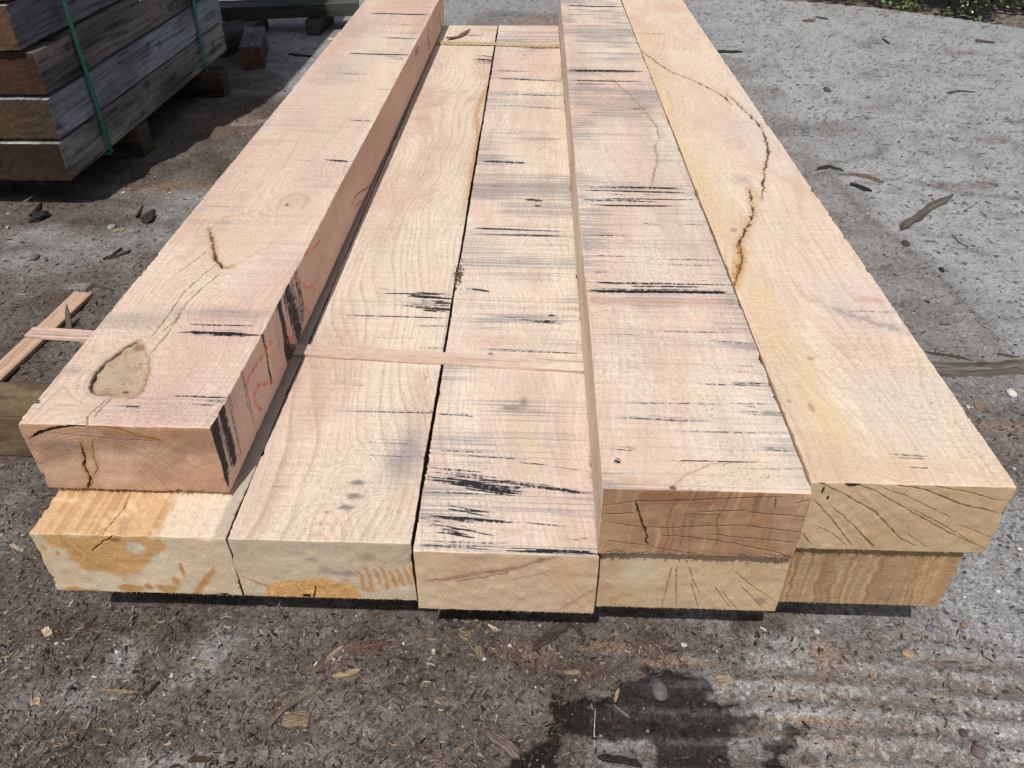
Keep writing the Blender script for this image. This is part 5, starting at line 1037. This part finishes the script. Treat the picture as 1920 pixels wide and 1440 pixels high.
# dark timbers lying behind the pile
dt = col_wood((96, 98, 88), (66, 68, 60), KT, .35, 120, ((60, 62, 54), (40, 42, 36)))
lay('dark_timber', (-2.02, 5.33), (-1.165, 5.50), .20, .085, .075, dt, 'dark mossy timber lying crosswise behind the pile', 'timber', 50, .004, (.01, .01), .004, None, M_WEATH)
lay('timber_block', (-1.575, 4.54), (-1.675, 4.98), .115, .0, .115, col_wood((120, 122, 122), (74, 72, 68), KT, .3, 60, ((110, 84, 60), (70, 50, 36))), 'short block with white-crusted top behind the pile', 'timber', 51, .004, (.008, .01), .004, None, M_WEATH)
lay('timber_block', (-1.90, 4.80), (-1.83, 5.4), .22, .0, .084, col_wood((92, 88, 80), (60, 56, 50), KT, .4, 60), 'broken dark block under the left end of the dark timber', 'timber', 52, .006, (.01, .012), .012, None, M_WEATH)
lay('timber_block', (-1.42, 5.28), (-1.40, 5.60), .09, .0, .084, col_wood((92, 88, 80), (60, 56, 50), KT, .4, 60), 'small prop block beneath the right half of the dark timber', 'timber', 53, .006, (.01, .02), .006, None, M_WEATH)

# ------------------------------------------------------------------ greenery beyond the slab
def leaves(n, posf, size, cols, seed, up=.5):
    r = np.random.default_rng(seed); P = posf(r, n); n = len(P); L = size * r.uniform(.6, 1.3, n); yaw = r.random(n) * 6.283; pit = r.normal(.2, .5, n)
    d = np.stack([np.cos(yaw) * np.cos(pit), np.sin(yaw) * np.cos(pit), np.sin(pit)], 1); u = np.cross(d, r.normal(0, up, (n, 3)) + [0, 0, 1]); u /= np.linalg.norm(u, axis=1, keepdims=True); nn = np.cross(u, d)
    V = np.stack([P, P + d * (L * .45)[:, None] + u * (L * .28)[:, None] + nn * (L * .05)[:, None], P + d * L[:, None] - nn * (L * .12)[:, None], P + d * (L * .45)[:, None] - u * (L * .28)[:, None] + nn * (L * .05)[:, None], P + d * (L * .5)[:, None]], 1).reshape(-1, 3)
    Fc = (np.array([[0, 1, 4], [1, 2, 4], [2, 3, 4], [3, 0, 4]])[None] + (np.arange(n) * 5)[:, None, None]).reshape(-1, 3)
    C = np.array([lin(c) for c in cols])[r.integers(0, len(cols), n)] / KT * r.uniform(.7, 1.25, (n, 1)); return V, Fc, np.repeat(C, 5, 0)
def edge_pt(t, off):   # along the slab's edge, off metres beyond it
    a_, b_ = atz(1430, -2, 0)[:2], atz(1925, 53, 0)[:2]; d = b_ - a_; nrm = np.array([-d[1], d[0]]); nrm /= np.linalg.norm(nrm)
    if nrm[1] < 0: nrm = -nrm
    return a_ + d * t + nrm * (off + .12 * math.sin(max(0, min(1, t)) * math.pi))
GR = ((70, 92, 44), (92, 118, 56), (54, 74, 36), (112, 132, 70))
def shrub(t0, t1, off, dep, z0, z1, n, seed, lab):
    root = bpy.data.objects.new('shrub', None); COL.objects.link(root); c0 = edge_pt((t0 + t1) / 2, off + dep / 2); root.location = (c0[0], c0[1], -.02)
    tag(root, lab, 'shrub', 'dark shrubs beyond the slab')
    def pf(r, n):
        t = r.uniform(t0, t1, n); o_ = off + dep * r.random(n); z = z0 + (z1 - z0) * r.random(n); q = np.array([edge_pt(a_, b_) for a_, b_ in zip(t, o_)])
        k = fbm(q[:, 0] * 5, z * 5, seed, 3) > .40 - .0 * z; return np.stack([q[:, 0], q[:, 1], z], 1)[k] + r.normal(0, .02, (int(k.sum()), 3))
    V, Fc, C = leaves(n, pf, .07, GR, seed); o = mkmesh('foliage', V, [Fc], C, M_LEAF); bpy.context.view_layer.update(); adopt(o, root)
    r = np.random.default_rng(seed + 1); SV, SF, SC = [], [], []
    for i in range(14):
        b_ = edge_pt(r.uniform(t0, t1), off + dep * r.uniform(.3, .9)); p = np.array([b_[0], b_[1], -.04]); tip = p + [r.normal(0, .15), r.normal(0, .15), z1 * r.uniform(.6, .95)]
        for k_ in range(7):
            q_ = p + (tip - p) * k_ / 6 + r.normal(0, .01, 3); ra = .011 * (1 - k_ / 8)
            for a_ in range(5): SV.append(q_ + ra * np.array([math.cos(a_ * 1.257), math.sin(a_ * 1.257), 0])); SC.append(lin((84, 70, 56)) / KT)
            if k_ < 6:
                b0 = len(SV) - 5
                for a_ in range(5): SF.append((b0 + a_, b0 + (a_ + 1) % 5, b0 + 5 + (a_ + 1) % 5, b0 + 5 + a_))
    o = mkmesh('stem', SV, [np.array(SF)], np.array(SC), M_WEATH); adopt(o, root)
shrub(.22, .93, -.24, 1.6, .46, 1.8, 15000, 61, 'dense dark shrub shading the ground beyond the slab edge')  # unseen foliage, raised and pushed out over the slab to shade the soil
shrub(.95, 1.8, .15, 1.4, .46, 1.8, 11000, 62, 'dark shrub at the upper right corner behind the bare soil')
shrub(-.6, .20, .5, 1.0, .46, 1.3, 5000, 63, 'low shrub behind the dry litter along the slab edge')
def herb(px, py, rr, h, n, cols, lab, seed, flowers=0, lsz=.045):
    c = atz(px, py, 0); root = bpy.data.objects.new('leafy_weed', None); COL.objects.link(root); root.location = (c[0], c[1], -.02); tag(root, lab, 'weed', 'weeds along the slab edge')
    def pf(r, n):
        a_ = r.random(n) * 6.283; q = rr * np.sqrt(r.random(n)); return np.stack([c[0] + q * np.cos(a_), c[1] + q * np.sin(a_) * .6, -.02 + h * r.random(n) ** .7], 1)
    V, Fc, C = leaves(n, pf, lsz, cols, seed)
    if flowers:
        V2, F2, C2 = leaves(flowers, lambda r, n: pf(r, n) * [1, 1, 1] + [0, -.02, .03], .02, ((236, 236, 226), (214, 218, 206)), seed + 5); Fc = np.concatenate([Fc, F2 + len(V)]); V = np.concatenate([V, V2]); C = np.concatenate([C, C2])
    adopt(mkmesh('foliage', V, [Fc], C, M_LEAF), root)
LG = ((132, 156, 84), (104, 132, 62), (156, 172, 108))
herb(1688, 14, .14, .12, 80, LG, 'pale green leafy weed at the top edge of the slab', 71, 4); herb(1710, 22, .06, .06, 26, LG, 'small weed tuft right beside the pale green one', 72)
herb(1818, 34, .10, .13, 70, GR, 'white-flowered weed on the soil beyond the slab', 73, 26); herb(1785, 24, .12, .05, 50, GR, 'low creeping weed left of the white-flowered one', 74)
herb(1600, 5, .22, .06, 90, ((150, 140, 100), (120, 116, 74), (96, 104, 58)), 'dry yellowish weeds at the slab edge near the top', 75, 0, .03); herb(1900, 12, .12, .12, 60, LG, 'dark leafy sprig in the upper right corner', 76)
